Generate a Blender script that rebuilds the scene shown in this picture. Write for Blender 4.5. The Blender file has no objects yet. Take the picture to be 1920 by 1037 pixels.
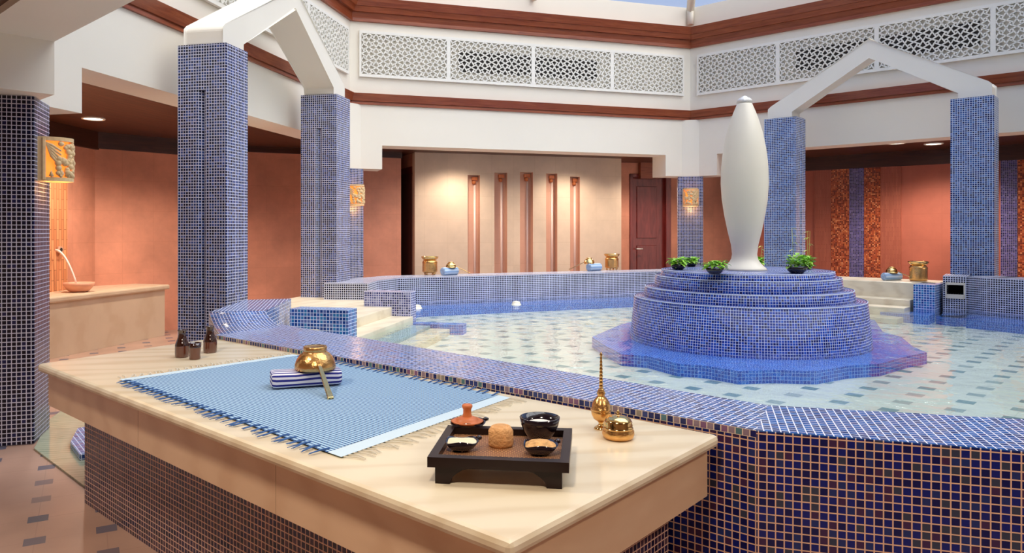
import bpy, bmesh, math, random
from mathutils import Vector, Matrix
random.seed(7)
S = bpy.context.scene
COL = S.collection
# ------------------------------------------------------------------ camera, world, sun, exposure
F = 1376.0; CX = 892.0; CY = 430.0; EYE = 1.484
cam_d = bpy.data.cameras.new('camera'); cam = bpy.data.objects.new('camera', cam_d); COL.objects.link(cam)
cam.location = (0, 0, EYE); cam.rotation_euler = (math.pi/2, 0, 0)
cam_d.sensor_fit = 'HORIZONTAL'; cam_d.sensor_width = 36; cam_d.lens = 36*F/1920
cam_d.shift_x = (960-CX)/1920; cam_d.shift_y = -(518.5-CY)/1920
cam_d.clip_start = 0.05; cam_d.clip_end = 200
S.camera = cam
S.view_settings.view_transform = 'Standard'; S.view_settings.look = 'None'
S.view_settings.exposure = 0.22; S.view_settings.gamma = 1.0; S.view_settings.use_curve_mapping = False

W = bpy.data.worlds.new('sky'); S.world = W; W.use_nodes = True
wn = W.node_tree; wn.nodes.clear()
wo = wn.nodes.new('ShaderNodeOutputWorld'); wb = wn.nodes.new('ShaderNodeBackground')
wg = wn.nodes.new('ShaderNodeNewGeometry'); ws = wn.nodes.new('ShaderNodeSeparateXYZ'); wr = wn.nodes.new('ShaderNodeValToRGB')
wr.color_ramp.elements[0].position = 0.0; wr.color_ramp.elements[0].color = (1.0, 0.90, 0.77, 1)
wr.color_ramp.elements[1].position = 0.38; wr.color_ramp.elements[1].color = (0.36, 0.55, 0.98, 1)
wm = wn.nodes.new('ShaderNodeMath'); wm.operation = 'MULTIPLY'; wm.inputs[1].default_value = -1.0
wn.links.new(wg.outputs['Incoming'], ws.inputs[0]); wn.links.new(ws.outputs['Z'], wm.inputs[0])
wn.links.new(wm.outputs[0], wr.inputs[0]); wn.links.new(wr.outputs[0], wb.inputs[0]); wb.inputs[1].default_value = 0.72
wn.links.new(wb.outputs[0], wo.inputs[0])

def sun(name, to_from, strength, angle, color):
    d = bpy.data.lights.new(name, 'SUN'); d.energy = strength; d.angle = math.radians(angle); d.color = color; d.specular_factor = 0.0
    o = bpy.data.objects.new(name, d); COL.objects.link(o)
    v = Vector(to_from).normalized(); o.rotation_euler = v.to_track_quat('Z', 'Y').to_euler()
    return o
sun('skylight_sun', (0.35, -0.15, 1.0), 3.3, 75, (1.0, 0.955, 0.87))      # veiled overcast sun, comes through the skylight
sun('front_fill_sun', (0.55, -0.9, 0.42), 1.5, 60, (1.0, 0.93, 0.84))          # added second sun, fills the front faces from behind the camera

# ------------------------------------------------------------------ plan frame of the hexagonal hall
C0 = Vector((2.475, 7.26)); AP = 5.25; ZF = -0.04; ZW = 0.485
DL = Vector((.227, .974)); NL = Vector((-.974, .227))       # left wall direction / outward normal
DB = Vector((.957, .2907)); NB = Vector((-.2907, .957))
DR = Vector((.730, -.683)); NR = Vector((.683, .730))
def P(px, py, z):
    d = (EYE-z)*F/(py-CY); return Vector(((px-CX)/F*d, d, z))
def PD(px, d, z=0.0): return Vector(((px-CX)/F*d, d, z))
def ZY(py, d): return EYE+(CY-py)*d/F
def s_px(px, O, dr):
    x = (px-CX)/F; return (x*O[1]-O[0])/(dr[0]-x*dr[1])
def ln(O, dr, s, z=0.0): return Vector((O[0]+dr[0]*s, O[1]+dr[1]*s, z))
def hexv(k, ap):   # corner k sits between wall k-1 and wall k ; k=0 left wall start
    a = math.radians(196.9-60*k); R = ap/math.cos(math.pi/6)
    return Vector((C0.x+R*math.cos(a), C0.y+R*math.sin(a)))

# ------------------------------------------------------------------ node helpers / materials
def new_mat(name):
    m = bpy.data.materials.new(name); m.use_nodes = True
    nt = m.node_tree; b = nt.nodes['Principled BSDF']; return m, nt, b
def N(nt, t, **kw):
    n = nt.nodes.new(t)
    for k, v in kw.items():
        if k.startswith('i_'): n.inputs[int(k[2:])].default_value = v
        else: setattr(n, k, v)
    return n
def math_n(nt, op, a, b=None, c=None):
    n = nt.nodes.new('ShaderNodeMath'); n.operation = op
    for i, v in enumerate((a, b, c)):
        if v is None: continue
        if isinstance(v, (int, float)): n.inputs[i].default_value = v
        else: nt.links.new(v, n.inputs[i])
    return n.outputs[0]
def ramp(nt, fac, stops, interp='LINEAR'):
    r = nt.nodes.new('ShaderNodeValToRGB'); r.color_ramp.interpolation = interp
    e = r.color_ramp.elements
    while len(e) < len(stops): e.new(0.5)
    for i, (p, c) in enumerate(stops):
        e[i].position = p; e[i].color = (c[0], c[1], c[2], 1)
    nt.links.new(fac, r.inputs[0]); return r.outputs[0]
def bump(nt, b, h, strength=0.3, dist=0.01):
    n = nt.nodes.new('ShaderNodeBump'); n.inputs['Strength'].default_value = strength; n.inputs['Distance'].default_value = dist
    nt.links.new(h, n.inputs['Height']); nt.links.new(n.outputs[0], b.inputs['Normal'])
def objcoord(nt, scale=1.0):
    t = nt.nodes.new('ShaderNodeTexCoord'); m = nt.nodes.new('ShaderNodeMapping')
    m.inputs['Scale'].default_value = (scale, scale, scale) if not isinstance(scale, tuple) else scale
    nt.links.new(t.outputs['Object'], m.inputs[0]); return m.outputs[0]
def plain(name, col, rough=0.5, metal=0.0, noise=0.0, nscale=3.0, spec=0.5, emit=None, es=0.0, bumps=0.0, bscale=60, coat=0.0):
    m, nt, b = new_mat(name)
    b.inputs['Base Color'].default_value = (*col, 1); b.inputs['Roughness'].default_value = rough
    b.inputs['Metallic'].default_value = metal; b.inputs['Specular IOR Level'].default_value = spec
    b.inputs['Coat Weight'].default_value = coat
    if noise > 0:
        n = N(nt, 'ShaderNodeTexNoise'); n.inputs['Scale'].default_value = nscale; n.inputs['Detail'].default_value = 6
        nt.links.new(objcoord(nt), n.inputs[0])
        lo = tuple(max(0, c*(1-noise)) for c in col); hi = tuple(min(1, c*(1+noise)) for c in col)
        nt.links.new(ramp(nt, n.outputs[0], [(.3, lo), (.7, hi)]), b.inputs['Base Color'])
    if bumps > 0:
        n2 = N(nt, 'ShaderNodeTexNoise'); n2.inputs['Scale'].default_value = bscale; n2.inputs['Detail'].default_value = 3
        nt.links.new(objcoord(nt), n2.inputs[0]); bump(nt, b, n2.outputs[0], bumps, 0.01)
    if emit: b.inputs['Emission Color'].default_value = (*emit, 1); b.inputs['Emission Strength'].default_value = es
    return m
PITCH = 0.0268
def mosaic(name, stops, grout, pitch=PITCH, gw=0.13, rough=0.16, patch=0.25, grout_rough=0.7, spec=0.38):
    m, nt, b = new_mat(name)
    uv = N(nt, 'ShaderNodeUVMap'); sep = N(nt, 'ShaderNodeSeparateXYZ'); nt.links.new(uv.outputs[0], sep.inputs[0])
    u = math_n(nt, 'MULTIPLY', sep.outputs[0], 1/pitch); v = math_n(nt, 'MULTIPLY', sep.outputs[1], 1/pitch)
    fu = math_n(nt, 'FRACT', u); fv = math_n(nt, 'FRACT', v)
    du = math_n(nt, 'ABSOLUTE', math_n(nt, 'SUBTRACT', fu, 0.5)); dv = math_n(nt, 'ABSOLUTE', math_n(nt, 'SUBTRACT', fv, 0.5))
    dm = math_n(nt, 'MAXIMUM', du, dv); mask = math_n(nt, 'GREATER_THAN', dm, 0.5-gw)
    cu = math_n(nt, 'FLOOR', u); cv = math_n(nt, 'FLOOR', v)
    cmb = N(nt, 'ShaderNodeCombineXYZ'); nt.links.new(cu, cmb.inputs[0]); nt.links.new(cv, cmb.inputs[1])
    wn_ = N(nt, 'ShaderNodeTexWhiteNoise', noise_dimensions='2D'); nt.links.new(cmb.outputs[0], wn_.inputs['Vector'])
    big = N(nt, 'ShaderNodeTexNoise'); big.inputs['Scale'].default_value = 0.12; big.inputs['Detail'].default_value = 2
    nt.links.new(cmb.outputs[0], big.inputs[0])
    fac = math_n(nt, 'ADD', math_n(nt, 'MULTIPLY', wn_.outputs['Value'], 1-patch), math_n(nt, 'MULTIPLY', math_n(nt, 'SUBTRACT', big.outputs[0], 0.1), patch*1.2))
    col = ramp(nt, fac, stops, 'CONSTANT' if len(stops) > 4 else 'LINEAR')
    mx = N(nt, 'ShaderNodeMix', data_type='RGBA'); nt.links.new(mask, mx.inputs[0]); nt.links.new(col, mx.inputs[6]); mx.inputs[7].default_value = (*grout, 1)
    nt.links.new(mx.outputs[2], b.inputs['Base Color'])
    nt.links.new(math_n(nt, 'MULTIPLY_ADD', mask, grout_rough-rough, rough), b.inputs['Roughness'])
    b.inputs['Specular IOR Level'].default_value = spec
    # every tile is set a little out of plane
    wv = N(nt, 'ShaderNodeVectorMath', operation='SUBTRACT'); nt.links.new(wn_.outputs['Color'], wv.inputs[0]); wv.inputs[1].default_value = (.5, .5, .5)
    sc = N(nt, 'ShaderNodeVectorMath', operation='SCALE'); nt.links.new(wv.outputs[0], sc.inputs[0]); sc.inputs['Scale'].default_value = 0.05
    ge = N(nt, 'ShaderNodeNewGeometry'); ad = N(nt, 'ShaderNodeVectorMath', operation='ADD'); nt.links.new(ge.outputs['Normal'], ad.inputs[0]); nt.links.new(sc.outputs[0], ad.inputs[1])
    nm = N(nt, 'ShaderNodeVectorMath', operation='NORMALIZE'); nt.links.new(ad.outputs[0], nm.inputs[0]); nt.links.new(nm.outputs[0], b.inputs['Normal'])
    return m
navy = [(0, (.006, .008, .035)), (.34, (.009, .018, .08)), (.55, (.014, .038, .16)), (.74, (.035, .07, .26)), (.88, (.11, .14, .36)), (.96, (.02, .09, .32))]
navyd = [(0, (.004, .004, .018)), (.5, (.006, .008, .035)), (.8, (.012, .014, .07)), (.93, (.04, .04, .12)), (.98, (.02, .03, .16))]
cobalt = [(0, (.002, .010, .12)), (.30, (.004, .024, .24)), (.55, (.006, .045, .38)), (.76, (.012, .08, .46)), (.88, (.10, .06, .30)), (.95, (.02, .12, .45))]
cobalt_w = [(0, (.003, .035, .34)), (.35, (.005, .07, .50)), (.7, (.012, .13, .66)), (.9, (.04, .22, .75))]
sky_t = [(0, (.012, .05, .27)), (.3, (.02, .10, .40)), (.55, (.03, .19, .48)), (.75, (.09, .14, .42)), (.9, (.01, .03, .22))]
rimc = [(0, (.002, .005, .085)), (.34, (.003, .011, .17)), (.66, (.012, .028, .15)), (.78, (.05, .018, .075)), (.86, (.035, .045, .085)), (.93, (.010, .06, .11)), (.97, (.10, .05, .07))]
rimtop_skylit = [(0, (.006, .04, .20)), (.35, (.008, .085, .36)), (.6, (.02, .13, .46)), (.78, (.06, .09, .30)), (.9, (.02, .19, .46))]  # lighter blues: sky reflection on the rim top put into the colour
M = {}
M['mos_col'] = mosaic('mosaic_navy', navy, (.60, .61, .76), gw=.12)
M['mos_colr'] = mosaic('mosaic_blue_column', [(0, (.006, .012, .07)), (.25, (.010, .03, .16)), (.5, (.02, .07, .26)), (.72, (.05, .13, .38)), (.88, (.12, .17, .42))], (.56, .64, .80), gw=.11)
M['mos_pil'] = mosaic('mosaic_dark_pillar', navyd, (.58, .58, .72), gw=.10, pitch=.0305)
M['mos_wet'] = mosaic('mosaic_under_water', cobalt_w, (.28, .50, .92), gw=.07, patch=.35, spec=.1)
M['mos_back'] = mosaic('mosaic_back', navyd, (.66, .67, .80), gw=.15)
M['mos_fount'] = mosaic('mosaic_cobalt', cobalt, (.60, .66, .84), gw=.07, patch=.35, spec=.18, pitch=.0228)
M['mos_rim'] = mosaic('mosaic_rim_face', rimc, (.78, .50, .34), gw=.075, pitch=.0288, patch=.15)  # cream grout with the warm light tinted into its colour
M['mos_base'] = mosaic('mosaic_table_base', [(0, (.008, .006, .035)), (.35, (.014, .012, .07)), (.6, (.04, .02, .06)), (.8, (.10, .055, .09)), (.93, (.03, .035, .12))], (.72, .48, .38), gw=.09, pitch=.0268, patch=.15)  # grout turned peach, warm light put into its colour
M['mos_top'] = mosaic('mosaic_rim_top_skylit', rimtop_skylit, (.80, .82, .95), gw=.075, pitch=.0288, patch=.35)
M['mos_sky'] = mosaic('mosaic_sky_blue', sky_t, (.62, .74, .95), gw=.09, pitch=.030)
M['mos_lilac'] = mosaic('mosaic_lilac', [(0, (.015, .02, .10)), (.3, (.05, .055, .20)), (.55, (.14, .15, .36)), (.75, (.22, .23, .42)), (.92, (.01, .01, .06))], (.66, .66, .82), gw=.12)
M['mos_purple'] = mosaic('mosaic_purple', [(0, (.010, .010, .06)), (.35, (.025, .022, .13)), (.6, (.06, .05, .22)), (.82, (.14, .12, .34)), (.94, (.30, .28, .50))], (.30, .26, .46), gw=.09)
M['mos_red'] = mosaic('mosaic_red', [(0, (.16, .025, .008)), (.35, (.40, .07, .02)), (.6, (.60, .16, .05)), (.8, (.78, .30, .12)), (.93, (.09, .02, .01))], (.26, .07, .04), gw=.08, pitch=.026)
M['plaster'] = plain('white_plaster', (.86, .81, .70), .8, noise=.02, nscale=1.2)
M['plaster_in'] = plain('white_plaster_behind', (.70, .68, .63), .85)
M['wood'] = None
def wood(name, c1, c2, scale=(1, 1, 14), rough=.35, rot=0.0):
    m, nt, b = new_mat(name)
    w = N(nt, 'ShaderNodeTexNoise'); w.inputs['Scale'].default_value = 2.2; w.inputs['Detail'].default_value = 8; w.inputs['Distortion'].default_value = 1.2
    if rot:
        t = nt.nodes.new('ShaderNodeTexCoord'); m1 = N(nt, 'ShaderNodeVectorRotate', rotation_type='Z_AXIS'); m1.inputs['Angle'].default_value = -rot
        m2 = nt.nodes.new('ShaderNodeMapping'); m2.inputs['Scale'].default_value = scale
        nt.links.new(t.outputs['Object'], m1.inputs['Vector']); nt.links.new(m1.outputs[0], m2.inputs[0]); nt.links.new(m2.outputs[0], w.inputs[0])
    else: nt.links.new(objcoord(nt, scale), w.inputs[0])
    nt.links.new(ramp(nt, w.outputs[0], [(.3, c1), (.7, c2)]), b.inputs['Base Color']); b.inputs['Roughness'].default_value = rough
    bump(nt, b, w.outputs[0], .1, .01); return m
M['wood'] = wood('red_wood', (.20, .035, .010), (.34, .085, .03))
M['woodc'] = wood('ceiling_wood', (.13, .028, .012), (.26, .075, .034), (1.5, 14, 1))
M['woodd'] = wood('dark_fascia_wood', (.035, .009, .005), (.075, .022, .011), (1, 1, 12))
M['door'] = wood('door_wood', (.13, .014, .013), (.22, .032, .028), (6, 6, 1), .3)
def stucco(name, col, dark=.16, blk=.45):
    m, nt, b = new_mat(name)
    n = N(nt, 'ShaderNodeTexNoise'); n.inputs['Scale'].default_value = 1.3; n.inputs['Detail'].default_value = 9; n.inputs['Roughness'].default_value = .65
    nt.links.new(objcoord(nt), n.inputs[0])
    lo = tuple(c*(1-dark) for c in col); hi = tuple(min(1, c*(1+dark)) for c in col)
    c = ramp(nt, n.outputs[0], [(.3, lo), (.7, hi)])
    uv = N(nt, 'ShaderNodeUVMap'); br = N(nt, 'ShaderNodeTexBrick'); nt.links.new(uv.outputs[0], br.inputs[0])
    br.inputs['Color1'].default_value = (1, 1, 1, 1); br.inputs['Color2'].default_value = (.95, .95, .95, 1); br.inputs['Mortar'].default_value = (.93, .92, .90, 1)
    br.inputs['Scale'].default_value = 1; br.inputs['Mortar Size'].default_value = .006; br.inputs['Brick Width'].default_value = blk; br.inputs['Row Height'].default_value = blk; br.offset = 0
    mx = N(nt, 'ShaderNodeMix', data_type='RGBA', blend_type='MULTIPLY'); mx.inputs[0].default_value = 1
    nt.links.new(c, mx.inputs[6]); nt.links.new(br.outputs[0], mx.inputs[7]); nt.links.new(mx.outputs[2], b.inputs['Base Color'])
    b.inputs['Roughness'].default_value = .6; bump(nt, b, n.outputs[0], .08, .02); return m
M['terra'] = stucco('terracotta_plaster', (.62, .26, .165), .22)
M['terra_r'] = stucco('red_terracotta_plaster', (.43, .12, .075))
M['salmon'] = stucco('salmon_plaster', (.66, .36, .25), .08)
M['sand'] = stucco('sand_stone_tiles', (.70, .54, .40), .12, .42)
def slate(name, cols, sx, sy):
    m, nt, b = new_mat(name)
    uv = N(nt, 'ShaderNodeUVMap'); mp = N(nt, 'ShaderNodeMapping'); mp.inputs['Rotation'].default_value = (0, 0, math.pi/2); nt.links.new(uv.outputs[0], mp.inputs[0])
    br = N(nt, 'ShaderNodeTexBrick'); nt.links.new(mp.outputs[0], br.inputs[0]); br.inputs['Scale'].default_value = 1
    br.inputs['Color1'].default_value = (*cols[0], 1); br.inputs['Color2'].default_value = (*cols[1], 1); br.inputs['Mortar'].default_value = (*cols[2], 1)
    br.inputs['Mortar Size'].default_value = .004; br.inputs['Brick Width'].default_value = sx; br.inputs['Row Height'].default_value = sy
    nt.links.new(br.outputs[0], b.inputs['Base Color']); b.inputs['Roughness'].default_value = .55; return m
M['slate'] = slate('red_split_stone', ((.44, .13, .075), (.36, .095, .055), (.30, .075, .045)), .16, .022)
M['slate_o'] = slate('orange_split_stone', ((.82, .36, .16), (.62, .22, .09), (.35, .12, .05)), .26, .05)
def marble(name, base, vein, scale, rough=.25, rot=0.0):
    m, nt, b = new_mat(name)
    t = N(nt, 'ShaderNodeTexCoord'); mp = N(nt, 'ShaderNodeMapping'); mp.inputs['Rotation'].default_value = (0, 0, rot); mp.inputs['Scale'].default_value = scale
    nt.links.new(t.outputs['Object'], mp.inputs[0])
    n = N(nt, 'ShaderNodeTexNoise'); n.inputs['Scale'].default_value = 1.6; n.inputs['Detail'].default_value = 7; n.inputs['Distortion'].default_value = .8
    nt.links.new(mp.outputs[0], n.inputs[0])
    w = N(nt, 'ShaderNodeTexWave'); w.inputs['Scale'].default_value = 1.1; w.inputs['Distortion'].default_value = 7; w.inputs['Detail'].default_value = 4
    nt.links.new(mp.outputs[0], w.inputs[0])
    f = math_n(nt, 'ADD', math_n(nt, 'MULTIPLY', n.outputs[0], .65), math_n(nt, 'MULTIPLY', w.outputs[0], .35))
    nt.links.new(ramp(nt, f, [(.28, vein), (.5, base), (.8, tuple(min(1, c*1.04) for c in base))]), b.inputs['Base Color'])
    b.inputs['Roughness'].default_value = rough; return m
M['marble'] = marble('cream_marble_top', (.80, .70, .51), (.72, .60, .41), (.45, 2.6, 2.6), .25, math.radians(43))
M['marble_s'] = marble('honey_marble_side', (.74, .52, .34), (.68, .455, .285), (1, 1, 3.5), .3, math.radians(43))
M['stone'] = marble('beige_limestone', (.82, .73, .55), (.72, .62, .45), (1, 3, 6), .35, math.radians(13))
M['wet_stone'] = plain('wet_green_stone', (.34, .47, .50), .3, noise=.08)
M['bench'] = marble('bench_stone', (.66, .51, .36), (.62, .46, .31), (2, 2, 2), .4)
M['green_marble'] = marble('pale_green_marble', (.46, .50, .36), (.34, .40, .28), (2, 7, 5), .12, math.radians(50))
def dotfloor(name, base, dot, line, O, e1, e2, pitch, size, rough=.3, noise=.06, nscale=2.0):
    m, nt, b = new_mat(name)
    g = N(nt, 'ShaderNodeNewGeometry'); s = N(nt, 'ShaderNodeVectorMath', operation='SUBTRACT'); nt.links.new(g.outputs['Position'], s.inputs[0]); s.inputs[1].default_value = (O[0], O[1], 0)
    def dot_(e):
        d = N(nt, 'ShaderNodeVectorMath', operation='DOT_PRODUCT'); nt.links.new(s.outputs[0], d.inputs[0]); d.inputs[1].default_value = (e[0]/pitch, e[1]/pitch, 0); return d.outputs['Value']
    du = math_n(nt, 'ABSOLUTE', math_n(nt, 'SUBTRACT', math_n(nt, 'FRACT', math_n(nt, 'ADD', dot_(e1), .5)), .5))
    dv = math_n(nt, 'ABSOLUTE', math_n(nt, 'SUBTRACT', math_n(nt, 'FRACT', math_n(nt, 'ADD', dot_(e2), .5)), .5))
    isdot = math_n(nt, 'LESS_THAN', math_n(nt, 'MAXIMUM', du, dv), size/pitch/2)
    isline = math_n(nt, 'LESS_THAN', math_n(nt, 'MINIMUM', du, dv), .008)
    n = N(nt, 'ShaderNodeTexNoise'); n.inputs['Scale'].default_value = nscale; n.inputs['Detail'].default_value = 6; nt.links.new(g.outputs['Position'], n.inputs[0])
    c = ramp(nt, n.outputs[0], [(.3, tuple(x*(1-noise) for x in base)), (.7, tuple(min(1, x*(1+noise)) for x in base))])
    m1 = N(nt, 'ShaderNodeMix', data_type='RGBA'); nt.links.new(isline, m1.inputs[0]); nt.links.new(c, m1.inputs[6]); m1.inputs[7].default_value = (*line, 1)
    m2 = N(nt, 'ShaderNodeMix', data_type='RGBA'); nt.links.new(isdot, m2.inputs[0]); nt.links.new(m1.outputs[2], m2.inputs[6]); 
    fl = [math_n(nt, 'FLOOR', math_n(nt, 'ADD', dot_(e), .5)) for e in (e1, e2)]; cb = N(nt, 'ShaderNodeCombineXYZ'); nt.links.new(fl[0], cb.inputs[0]); nt.links.new(fl[1], cb.inputs[1])
    wv = N(nt, 'ShaderNodeTexWhiteNoise', noise_dimensions='2D'); nt.links.new(cb.outputs[0], wv.inputs['Vector'])
    nt.links.new(ramp(nt, wv.outputs['Value'], [(0, dot), (.5, tuple(x*1.25 for x in dot)), (1, tuple(x*.45+y*.45 for x, y in zip(dot, base)))]), m2.inputs[7])
    nt.links.new(m2.outputs[2], b.inputs['Base Color']); b.inputs['Roughness'].default_value = rough; return m
M['floor'] = dotfloor('floor_tiles', (.46, .29, .22), (.09, .09, .13), (.40, .25, .19), (-2.60, 4.42), (.47, -.883), (.883, .47), .315, .095, .35, .14)
M['poolfloor'] = dotfloor('pool_floor_tiles', (.74, .76, .67), (.15, .25, .26), (.66, .69, .61), (2.0, 4.9), (.707, .707), (.707, -.707), .30, .105, .4, .08, 1.2)
gold = plain('engraved_gold', (.78, .44, .16), .27, 1.0, bumps=.22, bscale=70)
goldp = plain('polished_gold', (.86, .56, .22), .14, 1.0, bumps=.08, bscale=30)
bronze = plain('brushed_bronze', (.70, .40, .14), .33, 1.0, bumps=.12, bscale=90)
M['black'] = plain('black_glaze', (.012, .007, .012), .12, coat=.6)
M['blackwood'] = plain('black_lacquer_wood', (.016, .007, .006), .32, spec=.25)
M['pipe'] = plain('pale_pink_pipe', (.85, .66, .58), .3)
M['clay'] = plain('terracotta_clay', (.60, .17, .05), .45, noise=.1, nscale=20)
M['claypink'] = plain('pink_clay', (.80, .38, .24), .6, noise=.06, nscale=8)
M['cream'] = plain('cream_paste', (.85, .76, .52), .45, bumps=.2, bscale=40)
M['powder'] = plain('tan_powder', (.70, .40, .16), .95, noise=.25, nscale=60, bumps=.8, bscale=90)
M['loaf'] = plain('rough_sugar_loaf', (.72, .38, .15), .85, noise=.12, nscale=40, bumps=.6, bscale=120)
M['white'] = plain('white_bowl_powder', (.9, .85, .76), .8)
M['statue'] = plain('ivory_statue', (.84, .78, .65), .38, noise=.015, coat=.1)
M['silver'] = plain('silver_cap', (.80, .78, .74), .35, .35, bumps=.6, bscale=80)
M['brownglass'] = plain('brown_glaze_dark', (.030, .008, .005), .08, coat=.8, spec=.8)
M['brownbody'] = plain('brown_glaze_body', (.115, .030, .014), .15, coat=.8, spec=.7)
M['leaf'] = plain('fresh_leaf', (.30, .62, .045), .4, noise=.35, nscale=12)
M['leafy'] = plain('pale_leaf', (.62, .66, .16), .45)
M['sconce'] = plain('carved_sandstone', (.86, .62, .33), .7, noise=.08, nscale=30)
M['glow'] = plain('sconce_glow', (.9, .45, .12), .6, emit=(1.0, .28, .03), es=.85)
M['lampglow'] = plain('downlight_glow', (1, .95, .9), .5, emit=(1, .93, .84), es=4)
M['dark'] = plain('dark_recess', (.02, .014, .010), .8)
M['trimw'] = plain('lattice_white', (.84, .82, .75), .6)
M['ledge_frame'] = plain('pale_frame', (.75, .68, .56), .5)
M['edge'] = plain('painted_edge_highlight', (.66, .72, .90), .5)  # pale colour paints the white highlight along the tier lips
M['jet'] = plain('water_jet', (.95, .80, .72), .1, spec=.8)
def louvre():
    m, nt, b = new_mat('dark_louvre'); uv = N(nt, 'ShaderNodeUVMap'); sp = N(nt, 'ShaderNodeSeparateXYZ'); nt.links.new(uv.outputs[0], sp.inputs[0])
    f = math_n(nt, 'FRACT', math_n(nt, 'MULTIPLY', sp.outputs[1], 28))
    nt.links.new(ramp(nt, f, [(.0, (.015, .012, .01)), (.6, (.02, .017, .015)), (.75, (.12, .10, .08)), (1, (.05, .04, .035))]), b.inputs['Base Color']); b.inputs['Roughness'].default_value = .6; return m
M['louvre'] = louvre()
def stripes(name, c1, c2, per, width, axis=0, rough=.9):
    m, nt, b = new_mat(name); uv = N(nt, 'ShaderNodeUVMap'); sp = N(nt, 'ShaderNodeSeparateXYZ'); nt.links.new(uv.outputs[0], sp.inputs[0])
    f = math_n(nt, 'LESS_THAN', math_n(nt, 'FRACT', math_n(nt, 'MULTIPLY', sp.outputs[axis], 1/per)), width)
    mx = N(nt, 'ShaderNodeMix', data_type='RGBA'); nt.links.new(f, mx.inputs[0]); mx.inputs[6].default_value = (*c1, 1); mx.inputs[7].default_value = (*c2, 1)
    nt.links.new(mx.outputs[2], b.inputs['Base Color']); b.inputs['Roughness'].default_value = rough; b.inputs['Specular IOR Level'].default_value = .1; return m
M['towel'] = stripes('striped_towel', (.80, .80, .88), (.03, .035, .25), .021, .48, 1)
M['towel_b'] = stripes('blue_towel', (.30, .45, .70), (.55, .68, .85), .05, .5, 1)
def check(name):
    m, nt, b = new_mat(name); uv = N(nt, 'ShaderNodeUVMap'); sp = N(nt, 'ShaderNodeSeparateXYZ'); nt.links.new(uv.outputs[0], sp.inputs[0])
    u = math_n(nt, 'MULTIPLY', sp.outputs[0], 1/.016); v = math_n(nt, 'MULTIPLY', sp.outputs[1], 1/.016)
    fu = math_n(nt, 'LESS_THAN', math_n(nt, 'FRACT', u), .5); fv = math_n(nt, 'LESS_THAN', math_n(nt, 'FRACT', v), .42)
    par = math_n(nt, 'MULTIPLY', fu, .35); k = math_n(nt, 'ADD', par, math_n(nt, 'MULTIPLY', fv, .65))
    nt.links.new(ramp(nt, k, [(0, (.46, .64, .76)), (.34, (.32, .50, .66)), (.64, (.12, .24, .46)), (.98, (.03, .06, .20))], 'CONSTANT'), b.inputs['Base Color'])
    b.inputs['Roughness'].default_value = .95; b.inputs['Specular IOR Level'].default_value = .1; return m
M['cloth'] = check('blue_woven_cloth')
M['cloth_b'] = plain('pale_blue_border', (.58, .72, .80), .95)
M['tassel'] = plain('navy_tassel', (.05, .13, .34), .95)
M['thread'] = plain('pale_thread', (.66, .62, .52), .95)
def wicker():
    m, nt, b = new_mat('woven_wicker'); t = objcoord(nt, 1)
    sp = N(nt, 'ShaderNodeSeparateXYZ'); nt.links.new(t, sp.inputs[0])
    u = math_n(nt, 'SINE', math_n(nt, 'MULTIPLY', sp.outputs[0], 480)); v = math_n(nt, 'SINE', math_n(nt, 'MULTIPLY', sp.outputs[1], 620))
    f = math_n(nt, 'MULTIPLY_ADD', math_n(nt, 'MULTIPLY', u, v), .5, .5)
    nt.links.new(ramp(nt, f, [(.25, (.03, .008, .004)), (.55, (.26, .08, .03)), (.8, (.80, .45, .20))]), b.inputs['Base Color']); b.inputs['Roughness'].default_value = .45
    bump(nt, b, f, .5, .004); return m
M['wicker'] = wicker()
def water():
    m = bpy.data.materials.new('pool_water'); m.use_nodes = True; nt = m.node_tree; nt.nodes.clear()
    o = N(nt, 'ShaderNodeOutputMaterial'); tr = N(nt, 'ShaderNodeBsdfTransparent'); tr.inputs[0].default_value = (.94, .985, .97, 1)
    gl = N(nt, 'ShaderNodeBsdfGlossy'); gl.inputs['Roughness'].default_value = .03; gl.inputs[0].default_value = (.95, .97, 1, 1)
    g = N(nt, 'ShaderNodeNewGeometry'); n = N(nt, 'ShaderNodeTexNoise'); n.inputs['Scale'].default_value = 5; n.inputs['Detail'].default_value = 3
    nt.links.new(g.outputs['Position'], n.inputs[0]); b = N(nt, 'ShaderNodeBump'); b.inputs['Strength'].default_value = .35; b.inputs['Distance'].default_value = .03
    nt.links.new(n.outputs[0], b.inputs['Height']); nt.links.new(b.outputs[0], gl.inputs['Normal'])
    fr = N(nt, 'ShaderNodeFresnel'); fr.inputs[0].default_value = 1.28; nt.links.new(b.outputs[0], fr.inputs['Normal'])
    mx = N(nt, 'ShaderNodeMixShader'); nt.links.new(fr.outputs[0], mx.inputs[0]); nt.links.new(tr.outputs[0], mx.inputs[1]); nt.links.new(gl.outputs[0], mx.inputs[2])
    nt.links.new(mx.outputs[0], o.inputs[0]); return m
M['water'] = water()
def glass():
    m = bpy.data.materials.new('skylight_glass'); m.use_nodes = True; nt = m.node_tree; nt.nodes.clear()
    o = N(nt, 'ShaderNodeOutputMaterial'); tr = N(nt, 'ShaderNodeBsdfTransparent'); tr.inputs[0].default_value = (.97, .985, 1, 1)
    gl = N(nt, 'ShaderNodeBsdfGlossy'); gl.inputs['Roughness'].default_value = .02; fr = N(nt, 'ShaderNodeFresnel'); fr.inputs[0].default_value = 1.2
    mx = N(nt, 'ShaderNodeMixShader'); nt.links.new(fr.outputs[0], mx.inputs[0]); nt.links.new(tr.outputs[0], mx.inputs[1]); nt.links.new(gl.outputs[0], mx.inputs[2])
    nt.links.new(mx.outputs[0], o.inputs[0]); return m
M['glass'] = glass()

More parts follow.
